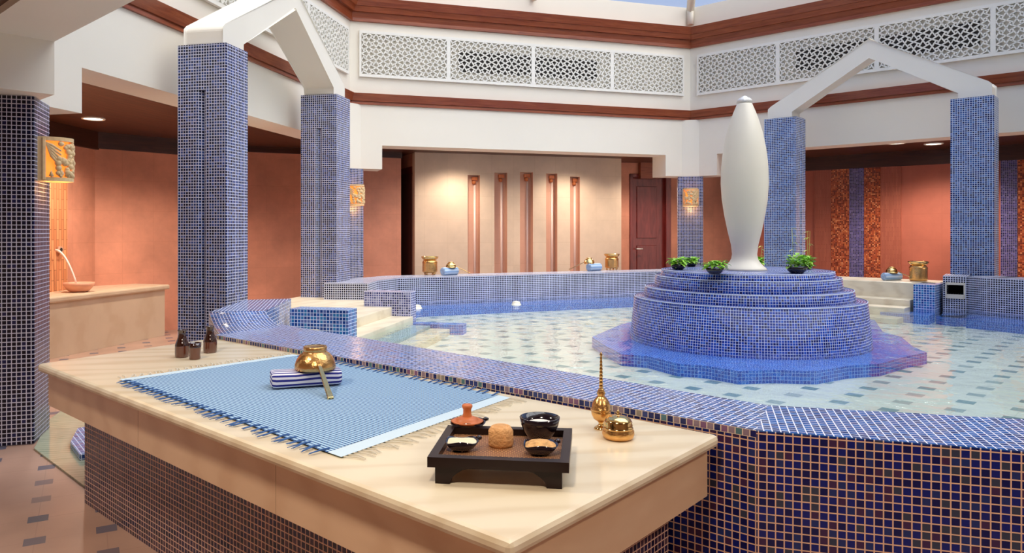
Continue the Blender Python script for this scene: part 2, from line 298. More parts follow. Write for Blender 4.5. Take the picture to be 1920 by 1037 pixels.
# ------------------------------------------------------------------ mesh helpers
class MB:
    def __init__(s): s.v = []; s.f = []; s.uv = []; s.sm = []
    def face(s, pts, uv=None, smooth=False):
        i = len(s.v); s.v += [tuple(p) for p in pts]; s.f.append(tuple(range(i, i+len(pts))))
        if uv is None:
            p0 = Vector(pts[0]); n = Vector((0, 0, 0))
            for a in range(len(pts)):
                n += Vector(pts[a]).cross(Vector(pts[(a+1) % len(pts)]))
            n = n.normalized() if n.length > 1e-9 else Vector((0, 0, 1))
            if abs(n.z) > .9:
                h = (Vector(pts[1])-p0); h.z = 0; h = h.normalized() if h.length > 1e-6 else Vector((1, 0, 0)); w = Vector((-h.y, h.x, 0))
                uv = [((Vector(q)-p0).dot(h)+50, (Vector(q)-p0).dot(w)+50) for q in pts]
            else:
                h = Vector((-n.y, n.x, 0)).normalized(); w = n.cross(h)
                uv = [(Vector(q).dot(h)+50, Vector(q).dot(w)+50) for q in pts]
        s.uv += list(uv); s.sm.append(smooth)
    def prism(s, poly, z0, z1, top=True, bottom=True):
        n = len(poly); a = sum(poly[i][0]*poly[(i+1) % n][1]-poly[(i+1) % n][0]*poly[i][1] for i in range(n))
        if a < 0: poly = poly[::-1]
        z0f = z0 if callable(z0) else (lambda p: z0); z1f = z1 if callable(z1) else (lambda p: z1)
        lo = [(p[0], p[1], z0f(p)) for p in poly]; hi = [(p[0], p[1], z1f(p)) for p in poly]
        for i in range(n):
            j = (i+1) % n; s.face([lo[i], lo[j], hi[j], hi[i]])
        if top: s.face(hi)
        if bottom: s.face(lo[::-1])
    def box(s, o, d, l, w, z0, z1):     # o: corner xy, d: direction, l along d, w along left normal
        d = Vector(d[:2]).normalized(); nn = Vector((-d.y, d.x)); o = Vector(o[:2])
        s.prism([tuple(o), tuple(o+d*l), tuple(o+d*l+nn*w), tuple(o+nn*w)], z0, z1)
    def extr(s, pts, off):              # planar polygon extruded by a vector
        off = Vector(off); A = [Vector(p) for p in pts]; n = len(A)
        nn = Vector((0, 0, 0))
        for i in range(n): nn += A[i].cross(A[(i+1) % n])
        if nn.dot(off) > 0: A = A[::-1]
        B = [p+off for p in A]
        s.face(A); s.face(B[::-1])
        for i in range(n):
            j = (i+1) % n; s.face([A[j], A[i], B[i], B[j]])
    def lathe(s, c, prof, seg=32, sx=1, sy=1, cap=False, uvr=False):
        c = Vector(c); L = 0
        for k in range(len(prof)-1):
            (r0, z0), (r1, z1) = prof[k], prof[k+1]; dl = math.hypot(r1-r0, z1-z0); R = max(r0, r1)
            if uvr: nt = max(1, round(2*math.pi*R/.0228)); per = nt*.0228
            else: per = 2*math.pi*R
            for i in range(seg):
                a0 = 2*math.pi*i/seg; a1 = 2*math.pi*(i+1)/seg
                pts = [(c.x+sx*r0*math.cos(a0), c.y+sy*r0*math.sin(a0), c.z+z0), (c.x+sx*r0*math.cos(a1), c.y+sy*r0*math.sin(a1), c.z+z0),
                       (c.x+sx*r1*math.cos(a1), c.y+sy*r1*math.sin(a1), c.z+z1), (c.x+sx*r1*math.cos(a0), c.y+sy*r1*math.sin(a0), c.z+z1)]
                uv = [(per*i/seg, L), (per*(i+1)/seg, L), (per*(i+1)/seg, L+dl), (per*i/seg, L+dl)]
                if r1 < 1e-6: pts = pts[:3]; uv = uv[:3]
                elif r0 < 1e-6: pts = [pts[0], pts[2], pts[3]]; uv = [uv[0], uv[2], uv[3]]
                s.face(pts, uv, True)
            L += dl
    def tube(s, path, r, seg=10, caps=True):
        path = [Vector(p) for p in path]; rs = r if isinstance(r, (list, tuple)) else [r]*len(path); rings = []
        up0 = Vector((0, 0, 1))
        for i, p in enumerate(path):
            t = (path[min(i+1, len(path)-1)]-path[max(i-1, 0)]).normalized()
            up = up0 if abs(t.dot(up0)) < .95 else Vector((1, 0, 0)); a = t.cross(up).normalized(); b = a.cross(t)
            rings.append([p+(a*math.cos(2*math.pi*k/seg)+b*math.sin(2*math.pi*k/seg))*rs[i] for k in range(seg)])
        for i in range(len(rings)-1):
            for k in range(seg):
                j = (k+1) % seg; s.face([rings[i][j], rings[i][k], rings[i+1][k], rings[i+1][j]], [(0, 0), (0, .01), (.01, .01), (.01, 0)], True)
        if caps: s.face(rings[0]); s.face(rings[-1][::-1])
    def blob(s, c, rx, ry, rz, seg=8, rings=6, rot=None):
        c = Vector(c); Rm = rot or Matrix.Identity(3); g = []
        for i in range(rings+1):
            th = math.pi*i/rings
            g.append([c+Rm@Vector((rx*math.sin(th)*math.cos(2*math.pi*k/seg), ry*math.sin(th)*math.sin(2*math.pi*k/seg), rz*math.cos(th))) for k in range(seg)])
        for i in range(rings):
            for k in range(seg):
                j = (k+1) % seg
                pts = [g[i][k], g[i+1][k], g[i+1][j], g[i][j]]
                if i == 0: pts = pts[:3]
                if i == rings-1: pts = [g[i][k], g[i+1][k], g[i][j]]
                s.face(pts, [(0, 0)]*len(pts), True)
    def bar(s, a, b, w, off):            # thin bar between a,b; width w in-plane, off = depth vector
        a = Vector(a); b = Vector(b); off = Vector(off); t = (b-a)
        if t.length < 1e-5: return
        sd = t.cross(off).normalized()*w/2
        q = [a-sd, b-sd, b+sd, a+sd]; s.face(q if (q[1]-q[0]).cross(q[2]-q[0]).dot(off) < 0 else q[::-1])
        s.face([a-sd, b-sd, b-sd+off, a-sd+off]); s.face([a+sd, b+sd, b+sd+off, a+sd+off])
    def build(s, name, mat, parent=None, merge=True, bevel=0, shade=None):
        me = bpy.data.meshes.new(name); me.from_pydata(s.v, [], s.f)
        uvl = me.uv_layers.new(name='UVMap'); uvl.data.foreach_set('uv', [c for p in s.uv for c in p])
        me.polygons.foreach_set('use_smooth', s.sm); me.materials.append(mat)
        if merge:
            bm = bmesh.new(); bm.from_mesh(me); bmesh.ops.remove_doubles(bm, verts=bm.verts, dist=1e-5); bm.to_mesh(me); bm.free()
        me.update()
        o = bpy.data.objects.new(name, me); COL.objects.link(o)
        if parent is not None:
            o.parent = parent; o.matrix_parent_inverse = Matrix.Translation(-parent.location) if parent.rotation_euler.z == 0 else parent_inv(parent)
        if bevel > 0:
            b = o.modifiers.new('bevel', 'BEVEL'); b.width = bevel; b.segments = 2; b.limit_method = 'ANGLE'; b.angle_limit = math.radians(40)
        return o
def parent_inv(p): return (Matrix.Translation(p.location) @ p.rotation_euler.to_matrix().to_4x4()).inverted()
def empty(name, loc, label, cat, group=None):
    o = bpy.data.objects.new(name, None); COL.objects.link(o); o.location = loc; o.empty_display_size = .05
    o['label'] = label; o['category'] = cat
    if group: o['group'] = group
    return o
def tag(o, label=None, cat=None, group=None, kind=None):
    if label: o['label'] = label
    if cat: o['category'] = cat
    if group: o['group'] = group
    if kind: o['kind'] = kind
    return o
def struct(o, label=None): o['kind'] = 'structure'; 
def copy_tree(root, loc, rz=0, label=None, group=None):
    base = root.matrix_basis.copy(); r = root.copy(); COL.objects.link(r); r.location = loc
    r.rotation_euler = (0, 0, root.rotation_euler.z+rz)
    if label: r['label'] = label
    if group: r['group'] = group
    def rec(src, dst):
        for ch in [c for c in bpy.data.objects if c.parent == src]:
            c = ch.copy(); COL.objects.link(c); c.parent = dst; rec(ch, c)
    rec(root, r); return r
def V3(v, z): return Vector((v[0], v[1], z))

# ------------------------------------------------------------------ ring walls of the hall (hexagon)
ZB = 2.803; ZD = 2.43; ZT = 3.433; ZC = 4.72; ZTOP = 5.45; TH = .45
wall_names = ['wall_left', 'wall_back', 'wall_right', 'wall_far_right', 'wall_front_right', 'wall_front_left']
nk = []
for k in range(6):
    A = hexv(k, AP); B = hexv(k+1, AP); d = (B-A).normalized(); n = Vector((-d.y, d.x)); L = (B-A).length
    A2 = hexv(k, AP+TH); B2 = hexv(k+1, AP+TH)
    mb = MB()
    mb.prism([tuple(A), tuple(B), tuple(B2), tuple(A2)], ZB, ZTOP)
    # stepped brackets at both ends
    for (Q, Q2, e) in ((A, A2, d), (B, B2, -d)):
        if k in (3, 4) or (k == 5 and Q == A) or (k == 2 and Q == B): continue
        q = Q+e*.50; mb.prism([tuple(Q), tuple(q), tuple(q+n*TH), tuple(Q2)], ZD, ZB)
    # chamfered inner corner below the lower trim
    if k in (1, 2, 0, 5):
        dp = (A-hexv(k-1, AP)).normalized()
        if k != 5: mb.prism([tuple(A), tuple(A-dp*.17), tuple(A+d*.17)], ZD-.001, ZT)
    w = mb.build(wall_names[k], M['plaster']); struct(w)
    # crown and lower trim: stacked mouldings
    def mould(name, prof, mat=M['wood']):
        m = MB()
        for (p, z0, z1, p2) in prof:    # inward projection p at z0, p2 at z1
            a0 = hexv(k, AP-p); b0 = hexv(k+1, AP-p); a1 = hexv(k, AP-p2); b1 = hexv(k+1, AP-p2)
            m.face([V3(a0, z0), V3(b0, z0), V3(b1, z1), V3(a1, z1)])
            m.face([V3(A, z0), V3(B, z0), V3(b0, z0), V3(a0, z0)]); m.face([V3(a1, z1), V3(b1, z1), V3(B, z1), V3(A, z1)])
        o = m.build(name, mat); struct(o); return o
    if k in (0, 1, 2, 3, 5):
        mould('trim_%d' % (k+1), [(.05, ZC, ZC+.05, .05), (.03, ZC+.05, ZC+.14, .05), (.09, ZC+.14, ZC+.22, .12), (.14, ZC+.22, ZC+.335, .20)])
        mould('trim_%d' % (k+11), [(.03, ZT, ZT+.03, .03), (.02, ZT+.03, ZT+.05, .02), (.04, ZT+.05, ZT+.165, .09)])
# skylight: panes on white rafters
apex = V3(C0, 7.9)
for k in range(6):
    a = hexv(k, AP-.05); b = hexv(k+1, AP-.05)
    m = MB(); m.face([V3(a, ZTOP+.02), V3(b, ZTOP+.02), apex]); o = m.build('window_%d' % (k+1), M['glass']); struct(o)
    m = MB(); dd = (apex-V3(a, ZTOP)).normalized()
    m.tube([V3(a, ZTOP-.32)+Vector(((C0-a).normalized().x*.02, (C0-a).normalized().y*.02, 0)), V3(a, ZTOP)], .06, 4)
    m.tube([V3(a, ZTOP-.05), apex], .07, 4)
    r = m.build('rafter', M['plaster']); tag(r, ['white skylight hip rafter over the front left corner of the hall', 'white skylight hip rafter above the left back corner', 'white skylight hip rafter rising from the right back corner', 'white skylight hip rafter above the far right corner', 'white skylight hip rafter above the near right corner', 'white skylight hip rafter above the near corner'][k], 'rafter', 'skylight rafters')
    mid = (a+b)/2; m = MB(); m.tube([V3(mid, ZTOP-.15), V3(mid, ZTOP+.02)], .05, 4); m.tube([V3(mid, ZTOP+.0), V3(C0*.5+mid*.5, (ZTOP+7.9)/2)], .05, 4)
    r = m.build('rafter', M['plaster']); tag(r, 'white intermediate skylight rafter over the middle of the '+['left wall', 'back wall', 'right wall', 'far right wall', 'near right wall', 'near left wall'][k], 'rafter', 'skylight rafters')

# ------------------------------------------------------------------ pierced lattice screens
def lattice(O, d, n, s0, s1, z0, z1, label, group):
    # O inner wall line origin, n outward normal; screen stands just inside the wall face
    off = 0.05
    base = V3(O, 0)-V3(n, 0)*off; D = V3(d, 0); dep = V3(n, 0)*.022
    def pt(s, z): return base+D*s+Vector((0, 0, z))
    root = empty('lattice_screen', pt((s0+s1)/2, z0), label, 'screen', group)
    fr = MB(); w = .045
    for (a0, a1, b0, b1) in ((s0, s1, z0, z0+w), (s0, s1, z1-w, z1), (s0, s0+w*.7, z0+w, z1-w), (s1-w*.7, s1, z0+w, z1-w)):
        fr.extr([pt(a0, b0), pt(a1, b0), pt(a1, b1), pt(a0, b1)], V3(n, 0)*.045)
    fr.build('frame', M['trimw'], root, merge=False)
    a0, a1, b0, b1 = s0+w*.7, s1-w*.7, z0+w, z1-w; nx = 12; nz = 6; gx = (a1-a0)/nx; gz = (b1-b0)/nz; mb = MB()
    sq = .18; th0 = math.asin(sq/math.sqrt(.5))
    for i in range(nx):
        for j in range(nz):
            mx_ = -1 if i % 2 else 1; mz_ = -1 if j % 2 else 1
            def W_(q_): return pt(a0+(i+.5+q_[0]*mx_)*gx, b0+(j+.5+q_[1]*mz_)*gz)
            for q in range(4):
                a_ = math.pi/4+q*math.pi/2; cr = (math.sqrt(.5)*math.cos(a_), math.sqrt(.5)*math.sin(a_))   # cell corner
                dr_ = (-math.cos(a_+th0), -math.sin(a_+th0)); t = math.sqrt(.5-sq*sq)+sq*1.15
                mb.bar(W_(cr), W_((cr[0]+dr_[0]*t, cr[1]+dr_[1]*t)), .0175, dep)
    mb.build('pierced_pattern', M['trimw'], root, merge=False)
    return root
wl = {1: ('back', [673, 839.7, 998, 1145.6, 1280]), 2: ('right', [1309, 1460, 1645, 1863, 2130])}
LZ0, LZ1 = 3.86, 4.58
ordn = ['first from the left', 'second from the left', 'third from the left', 'fourth from the left']
def wall_line(k):
    A = hexv(k, AP); B = hexv(k+1, AP); d = (B-A).normalized(); return A, d, Vector((-d.y, d.x))
for k in (0, 1, 2):
    A, d, n = wall_line(k); nm = ['left', 'back', 'right'][k]
    if k == 0:
        s1e = s_px(655, A, d)-.12; ss = [s1e-4*1.38+i*1.38 for i in range(5)]
    else: ss = [s_px(px, A, d) for px in wl[k][1]]
    for i in range(4):
        lab = 'white pierced lattice screen on the upper %s wall, %s' % (nm, ordn[i])
        
        lattice(A, d, n, ss[i], ss[i+1], LZ0, LZ1, lab, 'lattice screens on the upper %s wall' % nm)
        # shallow plaster recess tone behind is the wall itself; dark ventilation grille on the wall face
        if i in (1, 2):
            g0 = {1: [(860, 994), (1003, 1118)], 2: [(1493, 1637), (1650, 1838)]}.get(k)
            if g0: a_, b_ = s_px(g0[i-1][0], A, d), s_px(g0[i-1][1], A, d)
            else: a_, b_ = ss[i]+.2, ss[i+1]-.05
            m = MB(); o3 = V3(A, 0)-V3(n, 0)*.02
            q = [o3+V3(d, 0)*a_+Vector((0, 0, 4.04)), o3+V3(d, 0)*b_+Vector((0, 0, 4.04)), o3+V3(d, 0)*b_+Vector((0, 0, 4.38)), o3+V3(d, 0)*a_+Vector((0, 0, 4.38))]
            m.extr(q, V3(n, 0)*.03)
            tag(m.build('ventilation_grille', M['louvre']), 'dark louvred air grille behind the lattice of the %s wall, %s one' % (nm, ('left' if i == 1 else 'right')), 'grille')

# ------------------------------------------------------------------ outer corridor: floor, ceiling, walls
m = MB(); m.face([(-14, -3, ZF), (16, -3, ZF), (16, 19, ZF), (-14, 19, ZF)]); struct(m.build('floor', M['floor']))
for k in (0, 1, 2, 3, 4, 5):
    m = MB(); a, b = hexv(k, AP+TH-.02), hexv(k+1, AP+TH-.02); ro_ = 11 if k < 4 else 9.0
    a2, b2 = hexv(k, ro_), hexv(k+1, ro_)
    m.prism([tuple(a), tuple(b), tuple(b2), tuple(a2)], 2.85, 3.0)
    d_ = (b-a); ang = math.atan2(d_.y, d_.x)
    struct(m.build('ceiling', wood('ceiling_wood_%d' % k, (.022, .006, .003), (.14, .044, .020), (.7, 12, 1), rot=ang)))
def slab_wall(name, p, q, z0, z1, mat, th=.2):
    m = MB(); p = Vector(p[:2]); q = Vector(q[:2]); d = (q-p).normalized(); m.box(p, d, (q-p).length, th, z0, z1); o = m.build(name, mat); struct(o); return o
def fascia(p, q, z0, name):
    p = Vector(p[:2]); q = Vector(q[:2]); d = (q-p).normalized(); nn = Vector((-d.y, d.x)); m = MB(); m.box(p-nn*.06, d, (q-p).length, .05, z0, 2.86)
    o = m.build(name, M['woodd']); struct(o)
WA0, WA1 = PD(40, 8.8), PD(178, 10.3); WB1 = PD(335, 11.2); WC1 = PD(752, 13.1)
slab_wall('wall_corridor_left_near', WA0, WA1, ZF, 2.9, M['terra']); fascia(WA0, WA1, 2.60, 'trim_31')
slab_wall('wall_corridor_left', WA1, WB1, ZF, 2.9, M['terra']); fascia(WA1, WB1, 2.62, 'trim_32')
WC0 = PD(300, 11.5)
slab_wall('wall_corridor_left_far', WC0, WC1, ZF, 2.9, M['terra']); fascia(WC0, WC1, 2.75, 'trim_33')
slab_wall('wall_corridor_beyond', PD(-500, 6.0), WA0, ZF, 2.9, M['terra'])
for k, nm_ in ((4, 'wall_near_right'), (5, 'wall_near_left')):
    a_, b_ = hexv(k, 8.9), hexv(k+1, 8.9); m = MB(); m.box(b_, a_-b_, (a_-b_).length, -.2, ZF, 2.9); struct(m.build(nm_, M['sand']))
# orange split stone strip on the near corridor wall
m = MB(); a = PD(84, 9.25); b = PD(121, 9.62); dd = (WA1-WA0).normalized(); nn = Vector((dd.y, -dd.x, 0))
sA = s_px(60, WA0, dd); sB = s_px(121, WA0, dd)
m.box(ln(WA0, dd, sA)+nn*.04, dd, sB-sA, .03, .6, 2.6); tag(m.build('stone_strip', M['slate_o']), 'strip of orange split stone behind the water spout on the left wall', 'wall cladding')
# door 2 (dark, at the far end of the left corridor)
d2a, d2b = PD(750, 13.9), PD(779, 13.05)
slab_wall('wall_corridor_return', WC1, PD(750, 13.9), ZF, 2.95, M['terra']); slab_wall('wall_door_side', d2a, d2b, 2.62, 2.95, M['terra'])
m = MB(); dd = (d2b-d2a).normalized(); m.box(d2a, dd, (d2b-d2a).length*.93, .12, ZF, 2.62); d2 = m.build('door_2', M['door']); struct(d2)
m = MB(); m.box(ln(d2a, dd, .1)+Vector((-dd.y, dd.x, 0))*-.02, dd, (d2b-d2a).length*.93-.2, .02, .2, 2.5); m.build('door_panel', plain('door_dark_brown', (.10, .03, .025), .4), d2)  # dark brown panel on the door leaf
# sand stone wall with five niches
BO = Vector((-1.08, 13.0)); s_end = s_px(1165, BO, DB)
sl = [(877, 900, 328), (927, 951, 323.5), (975, 999.5, 322.5), (1024, 1045, 325), (1069, 1087.5, 331)]
m = MB(); cur = 0.0; tw = .20; nic = []
for (x0, x1, yt) in sl:
    a = s_px(x0, BO, DB); b = s_px(x1, BO, DB); zt = ZY(yt, BO.y+DB.y*a)
    m.box(ln(BO, DB, cur), DB, a-cur, tw, ZF, 2.95); m.box(ln(BO, DB, a), DB, b-a, tw, zt, 2.95); cur = b; nic.append((a, b, zt))
m.box(ln(BO, DB, cur), DB, s_end-cur, tw, ZF, 2.95)
struct(m.build('wall_niches', M['sand'], merge=False))
for i, (a, b, zt) in enumerate(nic):
    r = empty('wall_niche', ln(BO, DB, (a+b)/2, ZF), 'tall narrow salmon niche with a shower pipe, %s of five' % ['leftmost', 'second from left', 'middle', 'second from right', 'rightmost'][i], 'niche', 'tall niches in the sand stone wall')
    q = MB(); o_ = ln(BO, DB, a)+V3(NB, 0)*(tw-.08); q.box(o_, DB, b-a, .06, ZF, zt); q.build('niche_back', M['salmon'], r)
    q = MB(); q.box(ln(BO, DB, b-.003)+V3(NB, 0)*.0, DB, .0028, tw-.1, ZF, zt); q.build('niche_reveal', M['salmon'], r)
    q = MB(); pc = ln(BO, DB, a+(b-a)*.72)+V3(NB, 0)*.12; q.tube([V3(pc, ZF), V3(pc, zt-.05)], .022, 10); q.build('pipe', M['pipe'], r)
    q = MB(); q.box(ln(BO, DB, a+(b-a)*.45)+V3(NB, 0)*.08, DB, (b-a)*.45, .16, zt-.09, zt-.03); q.lathe(V3(ln(BO, DB, a+(b-a)*.62)+V3(NB, 0)*.1, zt-.16), [(0, 0), (.03, 0), (.04, .05), (.01, .07)], 12); q.build('shower_head', M['clay'], r)
# back wall beyond with door 1
BO2 = Vector((2.9, 15.0)); sE = s_px(1295, BO2, DB)
dA, dB_ = s_px(1180, BO2, DB), s_px(1257, BO2, DB); dz = ZY(328, BO2.y+.4)
s0 = s_px(1140, BO2, DB)
m = MB(); m.box(ln(BO2, DB, s0), DB, dA-s0, .2, ZF, 2.95); m.box(ln(BO2, DB, dB_), DB, 3.2, .2, ZF, 2.95); m.box(ln(BO2, DB, dA), DB, dB_-dA, .2, dz, 2.95)
struct(m.build('wall_back_outer', M['terra'], merge=False))
m = MB(); m.box(ln(BO2, DB, dA)+V3(NB, 0)*.06, DB, dB_-dA, .06, ZF, dz); d1 = m.build('door_1', M['door']); struct(d1)
w_ = dB_-dA
def dpiece(a, b, z0, z1, nm, off=.03, mat='door', th=.05):
    q = MB(); q.box(ln(BO2, DB, dA+a)+V3(NB, 0)*(.06-off), DB, b-a, th, z0, z1); return q.build(nm, M[mat], d1, bevel=.008)
dpiece(0, .07, ZF, dz, 'door_frame', .09); dpiece(w_-.12, w_, ZF, dz, 'door_frame', .09); dpiece(0, w_, dz-.07, dz, 'door_frame', .09)
dpiece(.2, w_-.3, .35, 1.15, 'door_panel', .02); dpiece(.2, w_-.3, 1.3, dz-.25, 'door_panel', .02)
hp = ln(BO2, DB, dA+.14, 1.08)+V3(NB, 0)*-.02
q = MB(); q.tube([hp, hp-V3(NB, 0)*.05, hp-V3(NB, 0)*.05+V3(DB, 0)*.13], .014, 8); q.build('door_handle', M['silver'], d1)
# wood header panels above the door
m = MB(); hx = s_px(1196, BO2, DB); hx2 = s_px(1231, BO2, DB)
m.box(ln(BO2, DB, hx)-V3(NB, 0)*.12, DB, hx2-hx, .1, dz-.1, 2.9); tag(m.build('wood_panel', M['wood']), 'red wooden panel on the wall over the back door', 'panel')
# right outer wall
RO = Vector((6.45, 13.96)); rs0 = s_px(1513, RO, DR); rs1 = s_px(2150, RO, DR)
m = MB(); m.box(ln(RO, DR, rs0-1.2), DR, rs1-rs0+1.2, .2, ZF, 2.95); struct(m.build('wall_right_outer', M['terra_r']))
fascia(ln(RO, DR, rs0-1.2), ln(RO, DR, rs1), 2.60, 'trim_34')
def strip(x0, x1, mat, lab, prot=.03, z1=2.6):
    a, b = s_px(x0, RO, DR), s_px(x1, RO, DR); m = MB(); m.box(ln(RO, DR, a)-V3(NR, 0)*prot, DR, b-a, prot-.002, ZF, z1)
    tag(m.build('wall_strip', M[mat]), lab, 'wall cladding', 'cladding strips on the right wall')
strip(1528, 1560, 'slate', 'red split stone strip left of the red mosaic on the right wall')
strip(1560, 1594, 'mos_red', 'red glitter mosaic strip left of the purple mosaic, between the columns', .04)
strip(1594, 1621, 'mos_purple', 'purple blue mosaic strip between two red mosaic strips', .05)
strip(1621, 1652, 'mos_red', 'red glitter mosaic strip right of the purple mosaic, between the columns', .04)
strip(1652, 1690, 'slate', 'red split stone strip right of the red mosaic on the right wall')
strip(1877, 1908, 'mos_purple', 'purple blue mosaic strip right of the large blue column', .05)
strip(1908, 1960, 'mos_red', 'red mosaic strip at the right edge of the picture', .04)
# stone bench along the left corridor wall
b0, b1 = P(90, 668, 0), P(309, 623.5, 0); bd = (b1-b0).normalized(); b00 = b0-bd*2.5
m = MB(); L = (b1-b00).length; m.box(b00, bd, L, 1.1, ZF, .62); bench = m.build('stone_bench', M['bench'])
tag(bench, 'long honey stone bench along the left orange wall', 'bench')
m = MB(); m.box(b00+Vector((bd.y, -bd.x, 0))*.05, bd, L+.05, 1.15, .62, .69); m.build('bench_top', M['bench'], bench, bevel=.02)
# recessed ceiling lights, most of them added as fill
def downlight(pos, lab, power=130):
    r = empty('ceiling_light', pos, lab, 'ceiling light', 'round recessed ceiling lights')
    q = MB(); q.lathe(pos, [(.135, .0), (.135, -.012), (.11, -.012), (.11, -.004)], 28); q.build('ring', M['plaster'], r)
    q = MB(); q.lathe(pos, [(.11, -.004), (0, -.0045)], 28); q.build('diffuser', M['lampglow'], r)
    d = bpy.data.lights.new('downlight', 'SPOT'); d.spot_size = math.radians(150); d.spot_blend = .8; d.specular_factor = .2; d.energy = power; d.color = (1, .84, .68); d.shadow_soft_size = .1
    o = bpy.data.objects.new('downlight', d); COL.objects.link(o); o.location = Vector(pos)+Vector((0, 0, -.12)); return r
ZCL = 2.85
downlight(P(175, 222, 2.85) if False else PD(175, (2.85-EYE)*F/(CY-222), ZCL), 'round recessed light in the wooden ceiling left of the tall blue column', 130)
downlight(PD(1680, (2.85-EYE)*F/(CY-268), ZCL), 'round recessed light in the wooden ceiling of the right corridor')
downlight(Vector((-3.6, 9.6, ZCL)), 'added recessed fill light hidden behind the left wall', 150)  # lights from here on are added to brighten corridor walls and table
downlight(Vector((-5.4, 6.2, ZCL)), 'added recessed fill light over the left stone bench', 100)
downlight(Vector((3.6, 13.9, ZCL)), 'added recessed fill light in front of the back door')
downlight(Vector((7.3, 11.7, ZCL)), 'added recessed fill light by the red mosaic strips')
downlight(Vector((-.2, 12.6, ZCL)), 'added recessed fill light over the left part of the niche wall', 90)  # added with the next one to lift the dark niche wall
downlight(Vector((1.9, 13.2, ZCL)), 'added recessed fill light over the right part of the niche wall', 90)
downlight(Vector((-6.3, 8.0, ZCL)), 'added recessed fill light over the clay bowl on the bench', 110)
downlight(Vector((-1.9, 2.6, ZCL)), 'added recessed fill light over the long front side of the marble table', 110)  # added near the camera, with those below, to brighten the table apron
downlight(Vector((-.3, .9, ZCL)), 'added recessed fill light over the front corner of the marble table', 110)
downlight(Vector((2.2, .9, ZCL)), 'added recessed fill light outside the right front pool rim', 110)
downlight(Vector((-4.6, 3.6, ZCL)), 'added recessed fill light in the ceiling left of the dark pillar', 30)

# ------------------------------------------------------------------ mosaic columns
def sconce_col(V, m_, w, d, z1, lab, off_s=0.0, off_m=.02):
    # m_ points to the hall centre; square pilaster under a chamfered corner
    t = Vector((-m_.y, m_.x)); f = V+m_*off_m+t*off_s
    q = MB(); q.prism([tuple(f-t*w/2), tuple(f+t*w/2), tuple(f+t*w/2-m_*d), tuple(f-t*w/2-m_*d)], ZF, z1)
    o = q.build('mosaic_pillar', M['mos_col'], bevel=.008); tag(o, lab, 'column'); return f
cols = {}
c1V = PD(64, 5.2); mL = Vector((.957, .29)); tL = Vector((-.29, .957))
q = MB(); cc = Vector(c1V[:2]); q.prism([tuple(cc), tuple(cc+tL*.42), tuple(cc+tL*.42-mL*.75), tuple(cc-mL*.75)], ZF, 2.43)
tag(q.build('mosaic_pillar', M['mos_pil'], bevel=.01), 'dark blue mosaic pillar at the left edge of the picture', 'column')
f1 = cc+tL*.21
V1 = hexv(1, AP); m1 = (C0-V1).normalized(); f2 = sconce_col(V1, m1, .40, .4, ZD, 'thin blue mosaic pillar with lamp in the left back corner', off_m=.08)
V2 = hexv(2, AP); m2 = (C0-V2).normalized(); f3 = sconce_col(V2, m2, .43, .4, ZD, 'thin blue mosaic pillar with lamp in the right back corner', off_m=.08)

def big_col(c, dperp, wperp, dface, wface, z1, lab, z0=ZF, sgn=1):
    """c = corner between the grooved face (along -dperp) and the centre facing face (along dface)."""
    c = Vector(c[:2]); dp = Vector(dperp); df = Vector(dface)
    mid = wperp/2; g = .042; dpt = .045
    def side(o, along, inward):
        return [o+along*(mid-g), o+along*mid+inward*dpt, o+along*(mid+g)]
    p0 = c; p1 = c-dp*wperp; p2 = p1+df*wface; p3 = c+df*wface
    q = MB(); gz0 = z1-2.62; gz1 = z1-.42
    poly_plain = [tuple(p0), tuple(p1), tuple(p2), tuple(p3)]
    poly_gr = [tuple(p0)]+[tuple(x) for x in side(p0, -dp, df)]+[tuple(p1), tuple(p2)]+[tuple(x) for x in side(p2, dp, -df)]+[tuple(p3)]
    q.prism(poly_plain, z0, gz0); q.prism(poly_gr, gz0, gz1, False, False); q.prism(poly_plain, gz1, z1)
    o = q.build('mosaic_column', M['mos_col'], merge=False); tag(o, lab, 'column', 'tall mosaic columns carrying the arches'); return o
ZA = 3.184
k2 = PD(424, 6.68); k3 = PD(631.5, 9.21); k5 = PD(1492.5, 11.03); k6 = PD(1864, 9.28)
DPL = Vector((.974, -.227)); 
big_col(k2, DPL, .50, DL, .37, ZA, 'tall blue mosaic column nearest the marble table, left foot of the left arch')
big_col(k3, DPL, .49, DL, .42, ZA, 'tall purple blue mosaic column under the far foot of the left arch')
NRi = -NR
# right pair: centre facing face is the wide one
def big_col_r(c, wface, wside, lab):
    c = Vector(c[:2]); q = MB(); z1 = ZA; mid = wside/2; g = .042; dpt = .045; gz0 = z1-2.62; gz1 = z1-.42
    p0 = c; p1 = c+NR*wside; p2 = p1-DR*wface; p3 = c-DR*wface
    pl = [tuple(p) for p in (p0, p1, p2, p3)]
    gr = [tuple(p0), tuple(p0+NR*(mid-g)), tuple(p0+NR*mid-DR*dpt), tuple(p0+NR*(mid+g)), tuple(p1), tuple(p2), tuple(p2-NR*(mid-g)), tuple(p2-NR*mid+DR*dpt), tuple(p2-NR*(mid+g)), tuple(p3)]
    q.prism(pl, ZF, gz0); q.prism(gr, gz0, gz1, False, False); q.prism(pl, gz1, z1)
    tag(q.build('mosaic_column', M['mos_colr'], merge=False), lab, 'column', 'tall mosaic columns carrying the arches')
big_col_r(k5, .481, .40, 'tall blue mosaic column right behind the white statue')
big_col_r(k6, .472, .36, 'tall blue mosaic column at the right, near foot of the right arch')

